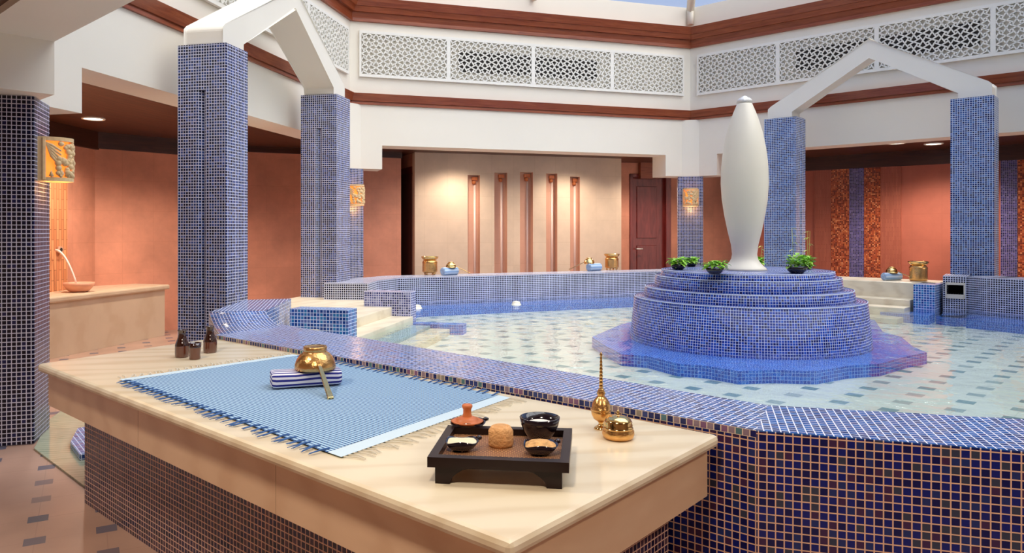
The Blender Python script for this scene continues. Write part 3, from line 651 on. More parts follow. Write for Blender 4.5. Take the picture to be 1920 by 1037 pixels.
# ------------------------------------------------------------------ white pointed arches
def arch(O, d, n, t0, t1, th, lab, ins=.05):
    # O: xy of inner-face line, d along the pair, n outward; members from t0..t1 (outer ends)
    T0 = t0+ins; T1 = t1-ins; mid = (T0+T1)/2; w = .33
    zo = 3.36; ao = 4.17; zi = 3.28; ai = 3.925
    prof = [(T0, ZA), (T0, zo-.03), (T0+.03, zo), (mid, ao), (T1-.03, zo), (T1, zo-.03), (T1, ZA), (T1-w, ZA), (T1-w, zi), (mid, ai), (T0+w, zi), (T0+w, ZA)]
    q = MB(); off = V3(n, 0)*th; o0 = Vector(O[:2])+n*ins
    pts = [V3(o0+d*t, z) for t, z in prof]
    # build as two halves so the faces stay simple
    A = [pts[0], pts[1], pts[2], pts[3], pts[9], pts[10], pts[11]]; B = [pts[3], pts[4], pts[5], pts[6], pts[7], pts[8], pts[9]]
    for poly, skip in ((A, 3), (B, 6)):
        nn = Vector((0, 0, 0))
        for i in range(len(poly)): nn += poly[i].cross(poly[(i+1) % len(poly)])
        fl = nn.dot(off) > 0
        q.face(poly[::-1] if fl else poly); q.face([p+off for p in (poly if fl else poly[::-1])])
        for i in range(len(poly)):
            if i == skip: continue
            j = (i+1) % len(poly); q.face([poly[j], poly[i], poly[i]+off, poly[j]+off])
    o = q.build('pointed_arch', M['plaster'], bevel=.02); tag(o, lab, 'arch', 'white pointed arches'); return o
L23 = (Vector(k3[:2])-Vector(k2[:2])); d23 = L23.normalized()
arch(Vector(k2[:2]), d23, Vector((-d23.y, d23.x)), 0, L23.length+.42, .40, 'white pointed arch on the two left mosaic columns')
L56 = (Vector(k6[:2])-Vector(k5[:2])); d56 = L56.normalized(); n56 = Vector((-d56.y, d56.x)) 
if n56.dot(NR) < 0: n56 = -n56
arch(Vector(k5[:2]), d56, n56, -.48, L56.length, .30, 'white pointed arch on the two right mosaic columns')

# ------------------------------------------------------------------ carved wall lamps
def sconce(f, m_, z0, lab, power=1.2):
    t = Vector((-m_.y, m_.x)); w = .125; dp = .20; h = .32; r = empty('wall_lamp', V3(f, z0), lab, 'lamp', 'carved sandstone wall lamps')
    def cp(a, z, k=1.0):   # half ellipse around the face
        return V3(f+t*(w*k*math.cos(a))+m_*(.03+(dp-.03)*k*math.sin(a)), z0+z)
    fr = MB(); fr.prism([tuple(f-t*w), tuple(f+t*w), tuple(f+t*w+m_*.035), tuple(f-t*w+m_*.035)], z0, z0+h)
    ns = 14
    for (za, zb) in ((0, .028), (h-.028, h)):
        for i in range(ns):
            a, b = math.pi*i/ns, math.pi*(i+1)/ns
            o0, o1, i0, i1 = cp(a, 0, 1.04), cp(b, 0, 1.04), cp(a, 0, .86), cp(b, 0, .86)
            for A_, B_ in ((o0, o1), (i1, i0)): fr.face([A_+Vector((0, 0, za)), B_+Vector((0, 0, za)), B_+Vector((0, 0, zb)), A_+Vector((0, 0, zb))])
            fr.face([o0+Vector((0, 0, zb)), o1+Vector((0, 0, zb)), i1+Vector((0, 0, zb)), i0+Vector((0, 0, zb))]); fr.face([i0+Vector((0, 0, za)), i1+Vector((0, 0, za)), o1+Vector((0, 0, za)), o0+Vector((0, 0, za))])
    for a in (0.06, math.pi-.06): fr.tube([cp(a, .01), cp(a, h-.01)], .014, 6)
    fr.build('frame', M['sconce'], r, merge=False)
    gl = MB()
    for i in range(ns):
        a, b = math.pi*i/ns, math.pi*(i+1)/ns; gl.face([cp(a, .02, .84), cp(b, .02, .84), cp(b, h-.02, .84), cp(a, h-.02, .84)])
    gl.build('lamp_shade', M['glow'], r)
    rel = MB(); rnd = random.Random(3)
    for i in range(120):
        a = rnd.uniform(.5, 2.65); z = rnd.uniform(.045, h-.045); s = rnd.uniform(.015, .025)
        if a > 2.2 and (z > .17 or .07 < z < .13) and rnd.random() < .8: continue
        rel.blob(cp(a, z, .96), s, s, s, 10, 8)
    for i in range(5):
        rel.tube([cp(.12, h-.04), cp(.35, h-.06-.02*i), cp(.75, h-.10-.03*i)], [.004, .012, .006], 6)
        rel.tube([cp(math.pi-.12, h-.04), cp(math.pi-.35, h-.06-.02*i), cp(math.pi-.75, h-.10-.03*i)], [.004, .012, .006], 6)
    for i in range(8): rel.tube([cp(.1+.38*i, .03), cp(.3+.36*i, .05+.02*(i % 3)), cp(.45+.34*i, .035)], .012, 6)
    rel.build('carved_relief', M['sconce'], r)
    d = bpy.data.lights.new('lamp_bulb', 'POINT'); d.energy = power; d.color = (1, .55, .22); d.shadow_soft_size = .04
    o = bpy.data.objects.new('lamp_bulb', d); COL.objects.link(o); o.location = V3(f+m_*.10, z0-.06)
    return r
sconce(f1, mL, 1.835, 'carved sandstone wall lamp glowing orange on the dark pillar at the left edge')
sconce(f2, m1, 1.85, 'carved sandstone wall lamp on the thin pillar in the left back corner')
sconce(f3, m2, 1.89, 'carved sandstone wall lamp on the thin pillar in the right back corner')

# ------------------------------------------------------------------ pool: floor, water, benches, rims
CF = Vector((2.57, 7.0))
pool = [P(400, 640, ZW), P(1440, 780, ZW), P(1920, 810, ZW), Vector((4.8, 1.75, 0)), Vector((7.5, 5.2, 0)), Vector((7.4, 8.3, 0)), Vector((6.3, 9.6, 0)), Vector((4.9, 10.9, 0)), Vector((3.1, 11.8, 0)), Vector((-1.1, 10.4, 0)), Vector((-1.9, 9.3, 0)), Vector((-2.0, 7.0, 0))]
pl2 = [(p.x, p.y) for p in pool]
m = MB(); m.face([(x, y, .33) for x, y in pl2][::1]); o = m.build('pool_floor', M['poolfloor']); tag(o, 'pale green pool floor tiles with dark diamond insets', 'pool floor', kind='structure')
m = MB(); m.face([(x, y, ZW) for x, y in pl2]); o = m.build('pool_water', M['water']); tag(o, 'clear still water filling the mosaic pool', 'water', kind='stuff')
for o_ in (bpy.data.objects['pool_water'], bpy.data.objects['pool_floor']):
    if o_.data.polygons[0].normal.z < 0: o_.data.flip_normals()
# rim beside the table and right front rim
ZR = .757; ZTB = .73
ro1, ro2 = P(403, 628, ZR), P(1418, 807, ZR); ro3 = P(1920, 846, ZR); ri1, ri2, ri3 = P(525, 608, ZR), P(1440, 760, ZR), P(1920, 786, ZR)
ro3b = ro3+(ro3-ro2)*4.2; ri3b = ri3+(ri3-ri2)*3.6
ri1 = ri2+(ri1-ri2)*1.0
def rim(name, o1, o2, i2, i1, lab, matf):
    r = MB(); poly = [o1, o2, i2, i1]
    zt = ZR-.004
    r.prism([(p.x, p.y) for p in poly], ZF, zt); o = r.build(name, matf)
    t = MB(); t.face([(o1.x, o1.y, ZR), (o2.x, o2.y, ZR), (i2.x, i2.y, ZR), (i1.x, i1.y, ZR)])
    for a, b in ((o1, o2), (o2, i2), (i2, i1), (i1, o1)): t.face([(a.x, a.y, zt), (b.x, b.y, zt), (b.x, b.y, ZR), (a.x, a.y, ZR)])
    to = t.build('rim_top', M['mos_top'], o); tag(o, lab, 'pool rim', 'mosaic pool rims'); tag(to, 'flat mosaic top, sky reflection painted in as lighter blue'); return o
rim('pool_surround', ro1, ro2, ri2, ri1, 'blue mosaic pool rim running along the back edge of the marble table', M['mos_rim'])
rim('pool_surround', ro2, ro3b, ri3b, ri2, 'blue mosaic pool rim with warm-light tinted grout at the bottom right', M['mos_rim'])
irid = mosaic('mosaic_iridescent_edge', [(0, (.006, .012, .12)), (.30, (.02, .03, .16)), (.45, (.22, .10, .22)), (.58, (.09, .20, .24)), (.70, (.28, .20, .26)), (.80, (.03, .05, .22)), (.90, (.30, .26, .22))], (.80, .66, .52), gw=.075, pitch=.0270, patch=.05)
q = MB(); dn = (ro2-ro1).normalized(); nn_ = Vector((dn.y, -dn.x, 0)); eA, eB = ro1+nn_*.002, ro2+nn_*.002; Le = (eB-eA).length
q.face([(eA.x, eA.y, ZTB), (eB.x, eB.y, ZTB), (eB.x, eB.y, ZR), (eA.x, eA.y, ZR)], [(0, .0), (Le, .0), (Le, .027), (0, .027)])
eo = q.build('edge_tiles', irid, bpy.data.objects['pool_surround']); eo['label'] = 'iridescent row of edge tiles'
# sloped mosaic lounger block near the second column
zt = .85
a, b = P(413, 627, ZR), P(528, 612, ZR); c_, d_ = P(392, 585, zt), P(497, 583, zt); e_, f_ = P(462, 562, zt), P(546, 560, zt); g_ = P(420, 566, zt)
r = MB(); n_ = 8; prev = None
rows = []
for i in range(n_+1):
    t = i/n_; h = t**2.0
    rows.append((Vector((a.x+(c_.x-a.x)*t, a.y+(c_.y-a.y)*t, ZR+(zt-ZR)*h)), Vector((b.x+(d_.x-b.x)*t, b.y+(d_.y-b.y)*t, ZR+(zt-ZR)*h))))
Lc = 0
for i in range(n_):
    (l0, r0), (l1, r1) = rows[i], rows[i+1]; dl = (l1-l0).length; wv = (b-a).length
    r.face([l0, r0, r1, l1], [(0, Lc), (wv, Lc), (wv, Lc+dl), (0, Lc+dl)], True); Lc += dl
    r.face([(r0.x, r0.y, .2), (r1.x, r1.y, .2), r1, r0]); r.face([(l1.x, l1.y, ZF), (l0.x, l0.y, ZF), l0, l1])
r.face([c_, d_, f_, e_]); r.face([c_, e_, g_]) if False else None
r.face([(d_.x, d_.y, .2), (f_.x, f_.y, .2), f_, d_]); r.face([(f_.x, f_.y, .2), (e_.x, e_.y, .2), e_, f_]); r.face([(e_.x, e_.y, ZF), (c_.x, c_.y, ZF), c_, e_])
r.face([(a.x, a.y, ZF), (b.x, b.y, .2), b, a])
tag(r.build('mosaic_lounger', M['mos_top'], merge=True), 'curved sloping mosaic block at the foot of the tall left column', 'pool block')
# platform and steps on the left
ZP = .62
pe = P(545, 559, ZP)                       # outer edge line
def inl(pt, dist): return Vector((pt.x, pt.y, 0))+V3(DPL, 0)*dist
e0 = ln(pe, DL, -1.6); e1 = ln(pe, DL, 2.6)
step1 = P(670.4, 595.5, ZP); kend = Vector((-.717, 8.09, 0)); knear = Vector((-1.05, 6.0, 0))
tE = (kend-Vector((pe.x, pe.y, 0))).dot(V3(DL, 0)); tN = (knear-Vector((pe.x, pe.y, 0))).dot(V3(DL, 0)); pw = (Vector((step1.x-pe.x, step1.y-pe.y))).dot(DPL)
def po(t, w): q_ = ln(pe, DL, t)+V3(DPL, 0)*w; return (q_.x, q_.y)
xf = P(690, 543, ZP)
r = MB(); r.prism([po(-1.6, 0), po(-1.6, .8), po(tN, .95), po(tN, pw), po(tE+.17, pw), (xf.x, xf.y), (xf.x, xf.y+.6), po(2.6, 0)], ZF, ZP); pf = r.build('stone_platform', M['stone'], bevel=.008); tag(pf, 'cream stone platform leading to the pool steps on the left', 'platform')
st_lab = ['upper cream stone pool step on the left, just below the platform', 'sunken greenish pool step on the left under water', 'lowest cream stone step on the left under clear water']
tread = [.25, .20, .22]; zs = [.525, .43, .40]; cur = pw
for i in range(3):
    r = MB(); r.box(ln(pe, DL, tE)+V3(DPL, 0)*cur, -DL, tE-tN, tread[i], .2 if i > 1 else ZF, zs[i]); tag(r.build('pool_step', M['stone'] if i != 1 else M['wet_stone'], bevel=.006), st_lab[i], 'step', 'left pool steps'); cur += tread[i]
# parapet blocks beside the left steps
def pblock(px, d, wl_, ws, z1, mat, lab, z0=ZF, poly=None):
    c = PD(px, d); c = Vector(c[:2]); r = MB(); r.prism([tuple(c), tuple(c-DPL*wl_), tuple(c-DPL*wl_+DL*ws), tuple(c+DL*ws)], z0, z1)
    return tag(r.build('mosaic_block', mat), lab, 'pool block', 'mosaic blocks beside the pool steps'), c
pblock(652, 6.28, .54, .20, .79, M['mos_sky'], 'bright blue mosaic block on the near side of the left pool steps')
pblock(770, 8.09, .55, .19, .79, M['mos_lilac'], 'pale lilac mosaic block on the far side of the left pool steps')
for (px, d, lab) in ((775, 6.0, 'submerged blue mosaic kerb at the near end of the left steps'), (868, 8.0, 'submerged blue mosaic kerb at the far end of the left steps')):
    c = Vector(PD(px, d)[:2]); r = MB(); r.prism([tuple(c), tuple(c-DPL*.9), tuple(c-DPL*.9+DL*.16), tuple(c+DL*.16)], .2, .44); tag(r.build('pool_kerb', M['mos_wet']), lab, 'kerb')
# small block + back ledge
ZL = .82
r = MB(); x0, x1 = P(633, 532, ZP+.09), P(688, 532, ZP+.09); r.prism([(x0.x, x0.y), (x1.x, x1.y), (x1.x+.1, x1.y+.8), (x0.x+.1, x0.y+.8)], ZF, ZP+.09)
tag(r.build('mosaic_block', M['mos_back']), 'low dark mosaic block at the foot of the thin left pillar', 'pool block')
led = [P(690, 532, ZL), P(707, 526.5, ZL), P(748, 521.5, ZL), P(1240, 509, ZL)]; led.append(led[3]+(led[3]-led[2]).normalized()*.9)
def ledge(name, pts, w, z0, z1, mat, matt, lab, bench=0):
    front = [Vector(p[:2]) for p in pts]; back = []
    for i, p in enumerate(front):
        d0 = (front[min(i+1, len(front)-1)]-front[max(i-1, 0)]).normalized(); back.append(p+Vector((-d0.y, d0.x))*w)
    r = MB(); t = MB()
    for i in range(len(front)-1):
        r.prism([tuple(front[i]), tuple(front[i+1]), tuple(back[i+1]), tuple(back[i])], z0, z1)
        t.face([V3(front[i], z1+.002), V3(front[i+1], z1+.002), V3(back[i+1], z1+.002), V3(back[i], z1+.002)])
    o = r.build(name, mat, merge=False); t.build('rim_top', matt, o); tag(o, lab, 'pool rim', 'mosaic pool rims')
    if bench:
        r = MB()
        for i in range(len(front)-1):
            f0, f1 = front[i], front[i+1]; dd = (f1-f0).normalized(); nn = Vector((dd.y, -dd.x))
            r.prism([tuple(f0), tuple(f1), tuple(f1+nn*bench), tuple(f0+nn*bench)], .2, .43)
        tag(r.build('submerged_bench', M['mos_wet'], merge=False), 'deep blue mosaic bench under water below the '+lab.split(' mosaic')[0]+' rim', 'pool bench')
    return o
ledge('pool_surround', led, .55, ZF, ZL, M['mos_back'], M['mos_back'], 'back mosaic pool rim carrying the brass pots before the niches', .42)
for px_, py_, lab in ((968, 568, 'white water inlet nozzle in the middle of the back pool edge'), (782, 575, 'white water inlet nozzle beside the lilac mosaic block')):
    c_j = P(px_, py_, ZW+.015); q = MB(); q.blob(c_j, .055, .03, .028, 12, 8); q.lathe(c_j+Vector((0, 0, -.03)), [(.07, 0), (.06, .02), (.03, .03)], 16)
    tag(q.build('water_inlet', M['statue']), lab, 'water inlet')
# stone seat with steps on the right
lr = P(1640, 527, .79); ZS = .79
o_ = ln(lr, DR, -1.5)
r = MB(); r.box(o_, DR, 2.2, .75, ZF, ZS); rb = r.build('stone_ledge', M['stone'], bevel=.012); tag(rb, 'cream stone ledge between the right columns with a brass pot on it', 'ledge')
for i, (dz0, w0, w1, z, lab) in enumerate(((0, 0, .28, .585, 'upper wet stone pool step on the right'), (0, .28, .56, .505, 'cream stone pool step on the right at water level'), (0, .56, .9, .40, 'cream stone pool step on the right under water'))):
    r = MB(); r.box(o_-V3(NR, 0)*w1, DR, 1.98, w1-w0, .2 if i else ZF, z); tag(r.build('pool_step', M['stone'], bevel=.006), lab, 'step', 'right pool steps')
c = Vector(PD(1753, 9.1)[:2]); r = MB(); r.prism([tuple(c), tuple(c+NR*.5), tuple(c+NR*.5-DR*.235), tuple(c-DR*.235)], .2, .79)
tag(r.build('mosaic_block', M['mos_sky']), 'bright blue mosaic block at the end of the right pool steps', 'pool block', 'mosaic blocks beside the pool steps')
c2 = c+NR*.1-DR*.35; r = MB(); r.prism([tuple(c), tuple(c2-DR*.2), tuple(c2-DR*.2-NR*.35), tuple(c-NR*.35)], .2, .44); tag(r.build('pool_kerb', M['mos_wet']), 'submerged blue kerb in front of the right blue block', 'kerb')
ZN = .90
n0 = P(1768, 517, ZN); n1 = P(1815, 518.5, ZN); n2 = P(1852, 521, ZN); n3 = P(1920, 524.5, ZN); n4 = P(2080, 533, ZN)
hx0, hx1 = P(1776, 531, ZN), 0
nd = (Vector(n1[:2])-Vector(n0[:2])); Ln = nd.length; nd.normalize(); nnv = Vector((-nd.y, nd.x))
r = MB(); N0 = Vector(n0[:2]); za, zb = ZY(553, n0.y), ZY(532, n0.y)
r.box(N0, nd, Ln, .5, .2, za); r.box(N0, nd, Ln, .5, zb, ZN); r.box(N0, nd, Ln*.14, .5, za, zb); r.box(N0+nd*Ln*.84, nd, Ln*.16, .5, za, zb)
for p, q in ((n1, n2), (n2, n3), (n3, n4)):
    dd = (Vector(q[:2])-Vector(p[:2])).normalized(); r.prism([(p.x, p.y), (q.x, q.y), (q.x-dd.y*.5, q.y+dd.x*.5), (p.x-dd.y*.5, p.y+dd.x*.5)], .2, ZN)
ro = r.build('pool_surround', M['mos_back'], merge=False); tag(ro, 'right mosaic pool rim with a dark rectangular opening', 'pool rim', 'mosaic pool rims')
fr = MB(); fo = N0-nnv*.015
fr.box(fo+nd*Ln*.12, nd, Ln*.72, .05, zb-.01, zb+.02); fr.box(fo+nd*Ln*.12, nd, Ln*.76, .05, za-.04, za+.012); fr.box(fo+nd*Ln*.10, nd, Ln*.05, .05, za-.03, zb+.02); fr.box(fo+nd*Ln*.83, nd, Ln*.06, .05, za-.03, zb+.02)
fr.build('opening_frame', M['ledge_frame'], ro, merge=False)
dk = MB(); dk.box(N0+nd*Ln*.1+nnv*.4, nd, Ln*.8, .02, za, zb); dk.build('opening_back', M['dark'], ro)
r = MB()
for p, q in ((n0, n1), (n1, n2), (n2, n3), (n3, n4)):
    dd = (Vector(q[:2])-Vector(p[:2])).normalized(); r.prism([(p.x, p.y), (q.x, q.y), (q.x+dd.y*.5, q.y-dd.x*.5), (p.x+dd.y*.5, p.y-dd.x*.5)], .2, .43)
tag(r.build('submerged_bench', M['mos_wet'], merge=False), 'deep blue mosaic bench under water below the right rim', 'pool bench')

# ------------------------------------------------------------------ fountain and statue
ft = empty('tiered_fountain', V3(CF, .2), 'round stepped cobalt mosaic fountain base in the middle of the pool', 'fountain')
tiers = [(1.10, 1.035, .2, .839), (.945, .93, .839, .934), (.842, .832, .934, 1.042), (.785, .772, 1.042, 1.098)]
for i, (r0, r1, z0, z1) in enumerate(tiers):
    q = MB(); q.lathe(V3(CF, 0), [(r0, z0), (r1, z1)], 96, uvr=True)
    inner = .5
    q.lathe(V3(CF, 0), [(r1, z1), (r1-.14, z1+.0005), (max(r1-.3, .0), z1+.001)] if i < 3 else [(r1, z1), (.6, z1), (.45, z1), (.3, z1), (.15, z1), (0, z1)], 96, uvr=True)
    tr_ = q.build('tier', M['mos_fount'], ft)
    q = MB(); q.lathe(V3(CF, 0), [(r1+.001, z1-.004), (r1+.002, z1+.001), (r1-.004, z1+.002)], 96); q.build('edge_highlight', M['edge'], tr_)  # thin pale ring, painted highlight on the tier lip
q = MB(); poly = []
for px, py in ((1110, 632), (1135, 648), (1165, 664), (1215, 668), (1270, 682), (1325, 686), (1385, 696), (1450, 694), (1530, 696), (1590, 686), (1650, 682), (1700, 668), (1738, 661), (1712, 650), (1690, 632), (1655, 622), (1640, 600), (1400, 575), (1230, 590), (1160, 610)):
    v = P(px, py, .43); poly.append((v.x, v.y))
q.prism(poly, .2, .43); q.build('submerged_plinth', M['mos_wet'], ft)
prof = [(503, 41), (498.5, 38), (494, 33), (488, 27.5), (482, 24), (473, 22.5), (455, 24.5), (430, 30.5), (400, 36.5), (370, 41), (340, 43), (310, 42.2), (280, 39), (250, 33.5), (220, 25), (205, 19.5), (194, 15), (190, 13.5)]
pr = [(hw*6.9/F, ZY(y, 6.93)-1.098) for y, hw in prof]; z_off = pr[0][1]; pr = [(r_, z_-z_off) for r_, z_ in pr]
sp = Vector((PD(1396, 6.95).x, 6.95, 1.098))
st = empty('statue', sp, 'tall smooth ivory vase shaped sculpture on the fountain', 'sculpture')
q = MB(); q.lathe(sp, [(0, 0)]+pr+[(.04, pr[-1][1]+.005)], 48); q.build('statue_body', M['statue'], st)
q = MB(); zt_ = pr[-1][1]; q.lathe(sp, [(.055, zt_), (.072, zt_+.01), (.066, zt_+.035), (.05, zt_+.05), (.03, zt_+.058), (.02, zt_+.07), (0, zt_+.075)], 24); q.build('cap', M['silver'], st)

# ------------------------------------------------------------------ bowls with green plants on the fountain
def leaf(mb, base, dirv, L, w, droop, rnd):
    dirv = Vector(dirv).normalized(); side = dirv.cross(Vector((0, 0, 1))).normalized(); pts = []
    for i in range(5):
        t = i/4; c = Vector(base)+dirv*L*t+Vector((0, 0, -droop*t*t*L)); ww = w*math.sin(math.pi*min(t*.92+.06, 1))
        pts.append((c-side*ww, c+Vector((0, 0, -ww*.25)), c+side*ww))
    for i in range(4):
        for k in range(2): mb.face([pts[i][k], pts[i][k+1], pts[i+1][k+1], pts[i+1][k]], [(0, 0)]*4, True)
def plant(px, py, br, h, lab, seed, stems=0, wide=1.0, z=1.098, mat='black'):
    b = P(px, py, z); rnd = random.Random(seed); r = empty('potted_plant', b, lab, 'plant', 'leafy plants in black bowls on the fountain')
    q = MB(); q.lathe(b, [(0, 0), (br*.5, 0), (br*.8, br*.28), (br, br*.65), (br*.93, br*.65), (br*.7, br*.3), (0, br*.25)], 28); q.build('bowl', M[mat], r)
    g = MB()
    for i in range(90):
        a = rnd.uniform(0, 2*math.pi); rr = br*rnd.uniform(0, .9); el = rnd.uniform(.1, 1.5)
        g0 = b+Vector((rr*math.cos(a)*wide, rr*math.sin(a), br*.6+rnd.uniform(0, h*.6)))
        leaf(g, g0, (math.cos(a)*wide, math.sin(a), el-.1), rnd.uniform(.035, .068), rnd.uniform(.014, .024), rnd.uniform(.2, 1.0), rnd)
    g.build('foliage', M['leaf'], r, merge=False)
    if stems:
        g = MB()
        for i in range(stems):
            x = rnd.uniform(-.05, .07); top = b+Vector((x, 0, h+rnd.uniform(.12, .25))); g.tube([b+Vector((0, 0, .05)), b+Vector((x*.6, 0, h*.7)), top], .002, 5)
            for j in range(6): leaf(g, b+Vector((x*(.4+j*.1), 0, h*.5+(top.z-b.z-h*.5)*j/5)), (rnd.choice((-1, 1)), rnd.uniform(-.5, .5), .3), .045, .012, .8, rnd)
        g.build('tall_sprigs', M['leafy'], r, merge=False)
    return r
plant(1272, 506, .078, .10, 'leafy green plant in a black bowl at the left edge of the fountain top', 1)
plant(1296, 500, .065, .08, 'leafy green plant behind the leftmost bowl on the fountain top', 2)
plant(1340, 514, .080, .10, 'trailing green plant in a black bowl just left of the statue base', 3, wide=1.25)
plant(1494, 513, .095, .17, 'bushy green plant in a black bowl at the right edge of the fountain top', 4, 1)
plant(1513, 505, .06, .13, 'plant with tall pale sprigs behind the right black bowl', 5, 2)
plant(1421, 499, .045, .09, 'small pale plant half hidden behind the statue base', 6, 1)

# ------------------------------------------------------------------ brass pots, rolled blue towels and ladles on the rims
def lathe_obj(name, pos, prof, mat, parent, seg=32): q = MB(); q.lathe(pos, prof, seg); return q.build(name, mat, parent)
def brass_pot(pos, H, R, lab, feet=True):
    r = empty('brass_pot', pos, lab, 'pot', 'engraved brass pots on the pool edge'); f_ = .12*H if feet else 0
    lathe_obj('pot_body', pos, [(0, f_), (R*.72, f_), (R*.86, f_+.06*H), (R*.88, f_+.12*H), (R*.86, .62*H), (R*.90, .68*H), (R*.82, .74*H), (R*.72, .80*H)], gold, r)
    lathe_obj('rim', pos, [(R*.72, .80*H), (R*.86, .86*H), (R*.94, .90*H), (R, .97*H), (R, H), (R*.9, H), (R*.7, .82*H), (R*.6, .4*H), (0, .3*H)], goldp, r)
    if feet:
        for k in range(4):
            a = math.pi/4+k*math.pi/2+.3; q = MB(); c = Vector(pos)+Vector((R*.6*math.cos(a), R*.6*math.sin(a), 0))
            q.tube([c+Vector((0, 0, f_+.01)), c+Vector((.01*math.cos(a), .01*math.sin(a), f_*.5)), c+Vector((0, 0, 0))], [.02, .012, .016], 8); q.build('foot', goldp, r)
    return r
brass_pot(P(806, 515.5, ZL), .27, .125, 'engraved brass pot on the back rim left of the niches')
brass_pot(P(1147, 506.5, ZL), .265, .125, 'engraved brass pot on the back rim beside the back door')
brass_pot(P(1722, 527, ZS), .265, .125, 'wide brass pot on the right cream stone ledge', False)
def roll(pos, ang, L, R, mat, name, lab, group=None, flat=1.0):
    """rolled towel lying on its side, spiral shown at both ends"""
    d = Vector((math.cos(ang), math.sin(ang), 0)); s_ = Vector((-d.y, d.x, 0)); q = MB(); n = 28; pos = Vector(pos)
    def ring(x, k): return [pos+d*x+s_*(R*k*math.cos(2*math.pi*i/n))+Vector((0, 0, R*flat+R*flat*k*math.sin(2*math.pi*i/n))) for i in range(n)]
    xs = [(-L/2, .86), (-L/2+.008, 1), (0, 1.02), (L/2-.008, 1), (L/2, .86)]; rs = [ring(x, k) for x, k in xs]; per = 2*math.pi*R
    for a in range(len(rs)-1):
        for i in range(n):
            j = (i+1) % n; q.face([rs[a][i], rs[a][j], rs[a+1][j], rs[a+1][i]], [(xs[a][0], per*i/n), (xs[a][0], per*(i+1)/n), (xs[a+1][0], per*(i+1)/n), (xs[a+1][0], per*i/n)], True)
    for sgn, rr in ((-1, rs[0]), (1, rs[-1])):
        prev = None
        for i in range(61):
            t = i/60; a = t*3.2*2*math.pi; k0 = .86*(1-t*.95)
            for_ = pos+d*(sgn*L/2)+s_*(R*k0*math.cos(a))+Vector((0, 0, R*flat+R*flat*k0*math.sin(a)))
            if prev is not None:
                ins = d*(-sgn*.006); q.bar(prev, for_, .006, ins)
            prev = for_
        q.face(([p-d*sgn*.004 for p in rr])[::sgn], [(0, .016)]*n)
    o = q.build(name, mat, merge=False); tag(o, lab, 'towel', group); return o
def ladle(pos, R, hdir, hl, lab, mat=goldp, tilt=None, hz=0):
    """upturned metal bowl with a long handle reaching down"""
    r = empty('brass_ladle', pos, lab, 'ladle', None); pos = Vector(pos)
    lathe_obj('bowl', pos, [(R*.96, 0), (R, .02*1), (R*.99, R*.25), (R*.86, R*.62), (R*.62, R*.86), (R*.50, R*.92), (R*.52, R*.98), (R*.50, R*1.12), (0, R*1.12)], mat, r)
    q = MB(); h = Vector(hdir).normalized(); a = pos+Vector((h.x, h.y, 0))*R*.95+Vector((0, 0, R*.3)); b = a+h*hl; sd = Vector((-h.y, h.x, 0)).normalized()*.010; up = Vector((0, 0, .006))
    for (p_, q_, k) in ((a-h*.03, b, 1.0),):
        c8 = [p_-sd*.8-up, p_+sd*.8-up, p_+sd*.8+up, p_-sd*.8+up, q_-sd*1.2-up, q_+sd*1.2-up, q_+sd*1.2+up, q_-sd*1.2+up]
        for f in ((0, 1, 2, 3), (5, 4, 7, 6), (0, 4, 5, 1), (1, 5, 6, 2), (2, 6, 7, 3), (3, 7, 4, 0)): q.face([c8[i] for i in f])
    q.build('handle', mat, r, bevel=.003); return r
tb = 'small rolled blue towels on the pool edge'
p = P(843, 516, ZL); roll(p, math.radians(42), .27, .058, M['towel_b'], 'rolled_towel', 'small rolled blue towel on the back rim by the left brass pot', tb)
ladle(p+Vector((.02, 0, .11)), .075, (.9, .1, -.45), .24, 'brass ladle upturned on the towel by the left brass pot', goldp)
p = P(1114, 508, ZL); roll(p, math.radians(40), .27, .060, M['towel_b'], 'rolled_towel', 'small rolled blue towel on the back rim near the back door', tb)
ladle(p+Vector((-.08, 0, .116)), .085, (-.9, -.05, -.42), .28, 'brass ladle upturned on the towel near the back door', goldp)
p = P(1672, 525.5, ZS); roll(p, math.radians(15), .28, .052, M['towel_b'], 'rolled_towel', 'small rolled blue towel on the right stone ledge', tb)
ladle(p+Vector((0, 0, .10)), .075, (.75, -.5, -.42), .22, 'brass ladle upturned on the towel of the right stone ledge', goldp)

# ------------------------------------------------------------------ marble table
tA, tB, tC, tD = P(70, 682, ZTB), P(956.7, 1018, ZTB), P(1349, 815, ZTB), P(407.5, 632.5, ZTB)
tb_root = empty('marble_table', ((tA+tC)/2)*1.0, 'large cream marble massage table with mosaic base in the foreground', 'table')
tb_root.location.z = ZF
def inset(poly, dists):
    n = len(poly); out = []
    for i in range(n):
        p0, p1, p2 = Vector(poly[i-1][:2]), Vector(poly[i][:2]), Vector(poly[(i+1) % n][:2])
        e1 = (p1-p0).normalized(); e2 = (p2-p1).normalized(); n1 = Vector((-e1.y, e1.x)); n2 = Vector((-e2.y, e2.x))
        d1, d2 = dists[i-1], dists[i]; A = Matrix(((n1.x, n1.y), (n2.x, n2.y))); rhs = Vector((n1.dot(p1)+d1, n2.dot(p1)+d2)); s_ = A.inverted() @ rhs; out.append((s_.x, s_.y))
    return out
tp = [(tA.x, tA.y), (tB.x, tB.y), (tC.x, tC.y), (tD.x, tD.y)]   # counter-clockwise: A->B->C->D
area = sum(tp[i][0]*tp[(i+1) % 4][1]-tp[(i+1) % 4][0]*tp[i][1] for i in range(4))
sgn = 1 if area > 0 else -1
q = MB(); q.prism(tp, ZTB-.045, ZTB); q.build('table_top', M['marble'], tb_root, bevel=.016)
ap = inset(tp, [.045*sgn, .045*sgn, .004*sgn, .045*sgn]); q = MB(); q.prism(ap, ZTB-.235, ZTB-.045); q.build('apron', M['marble_s'], tb_root)
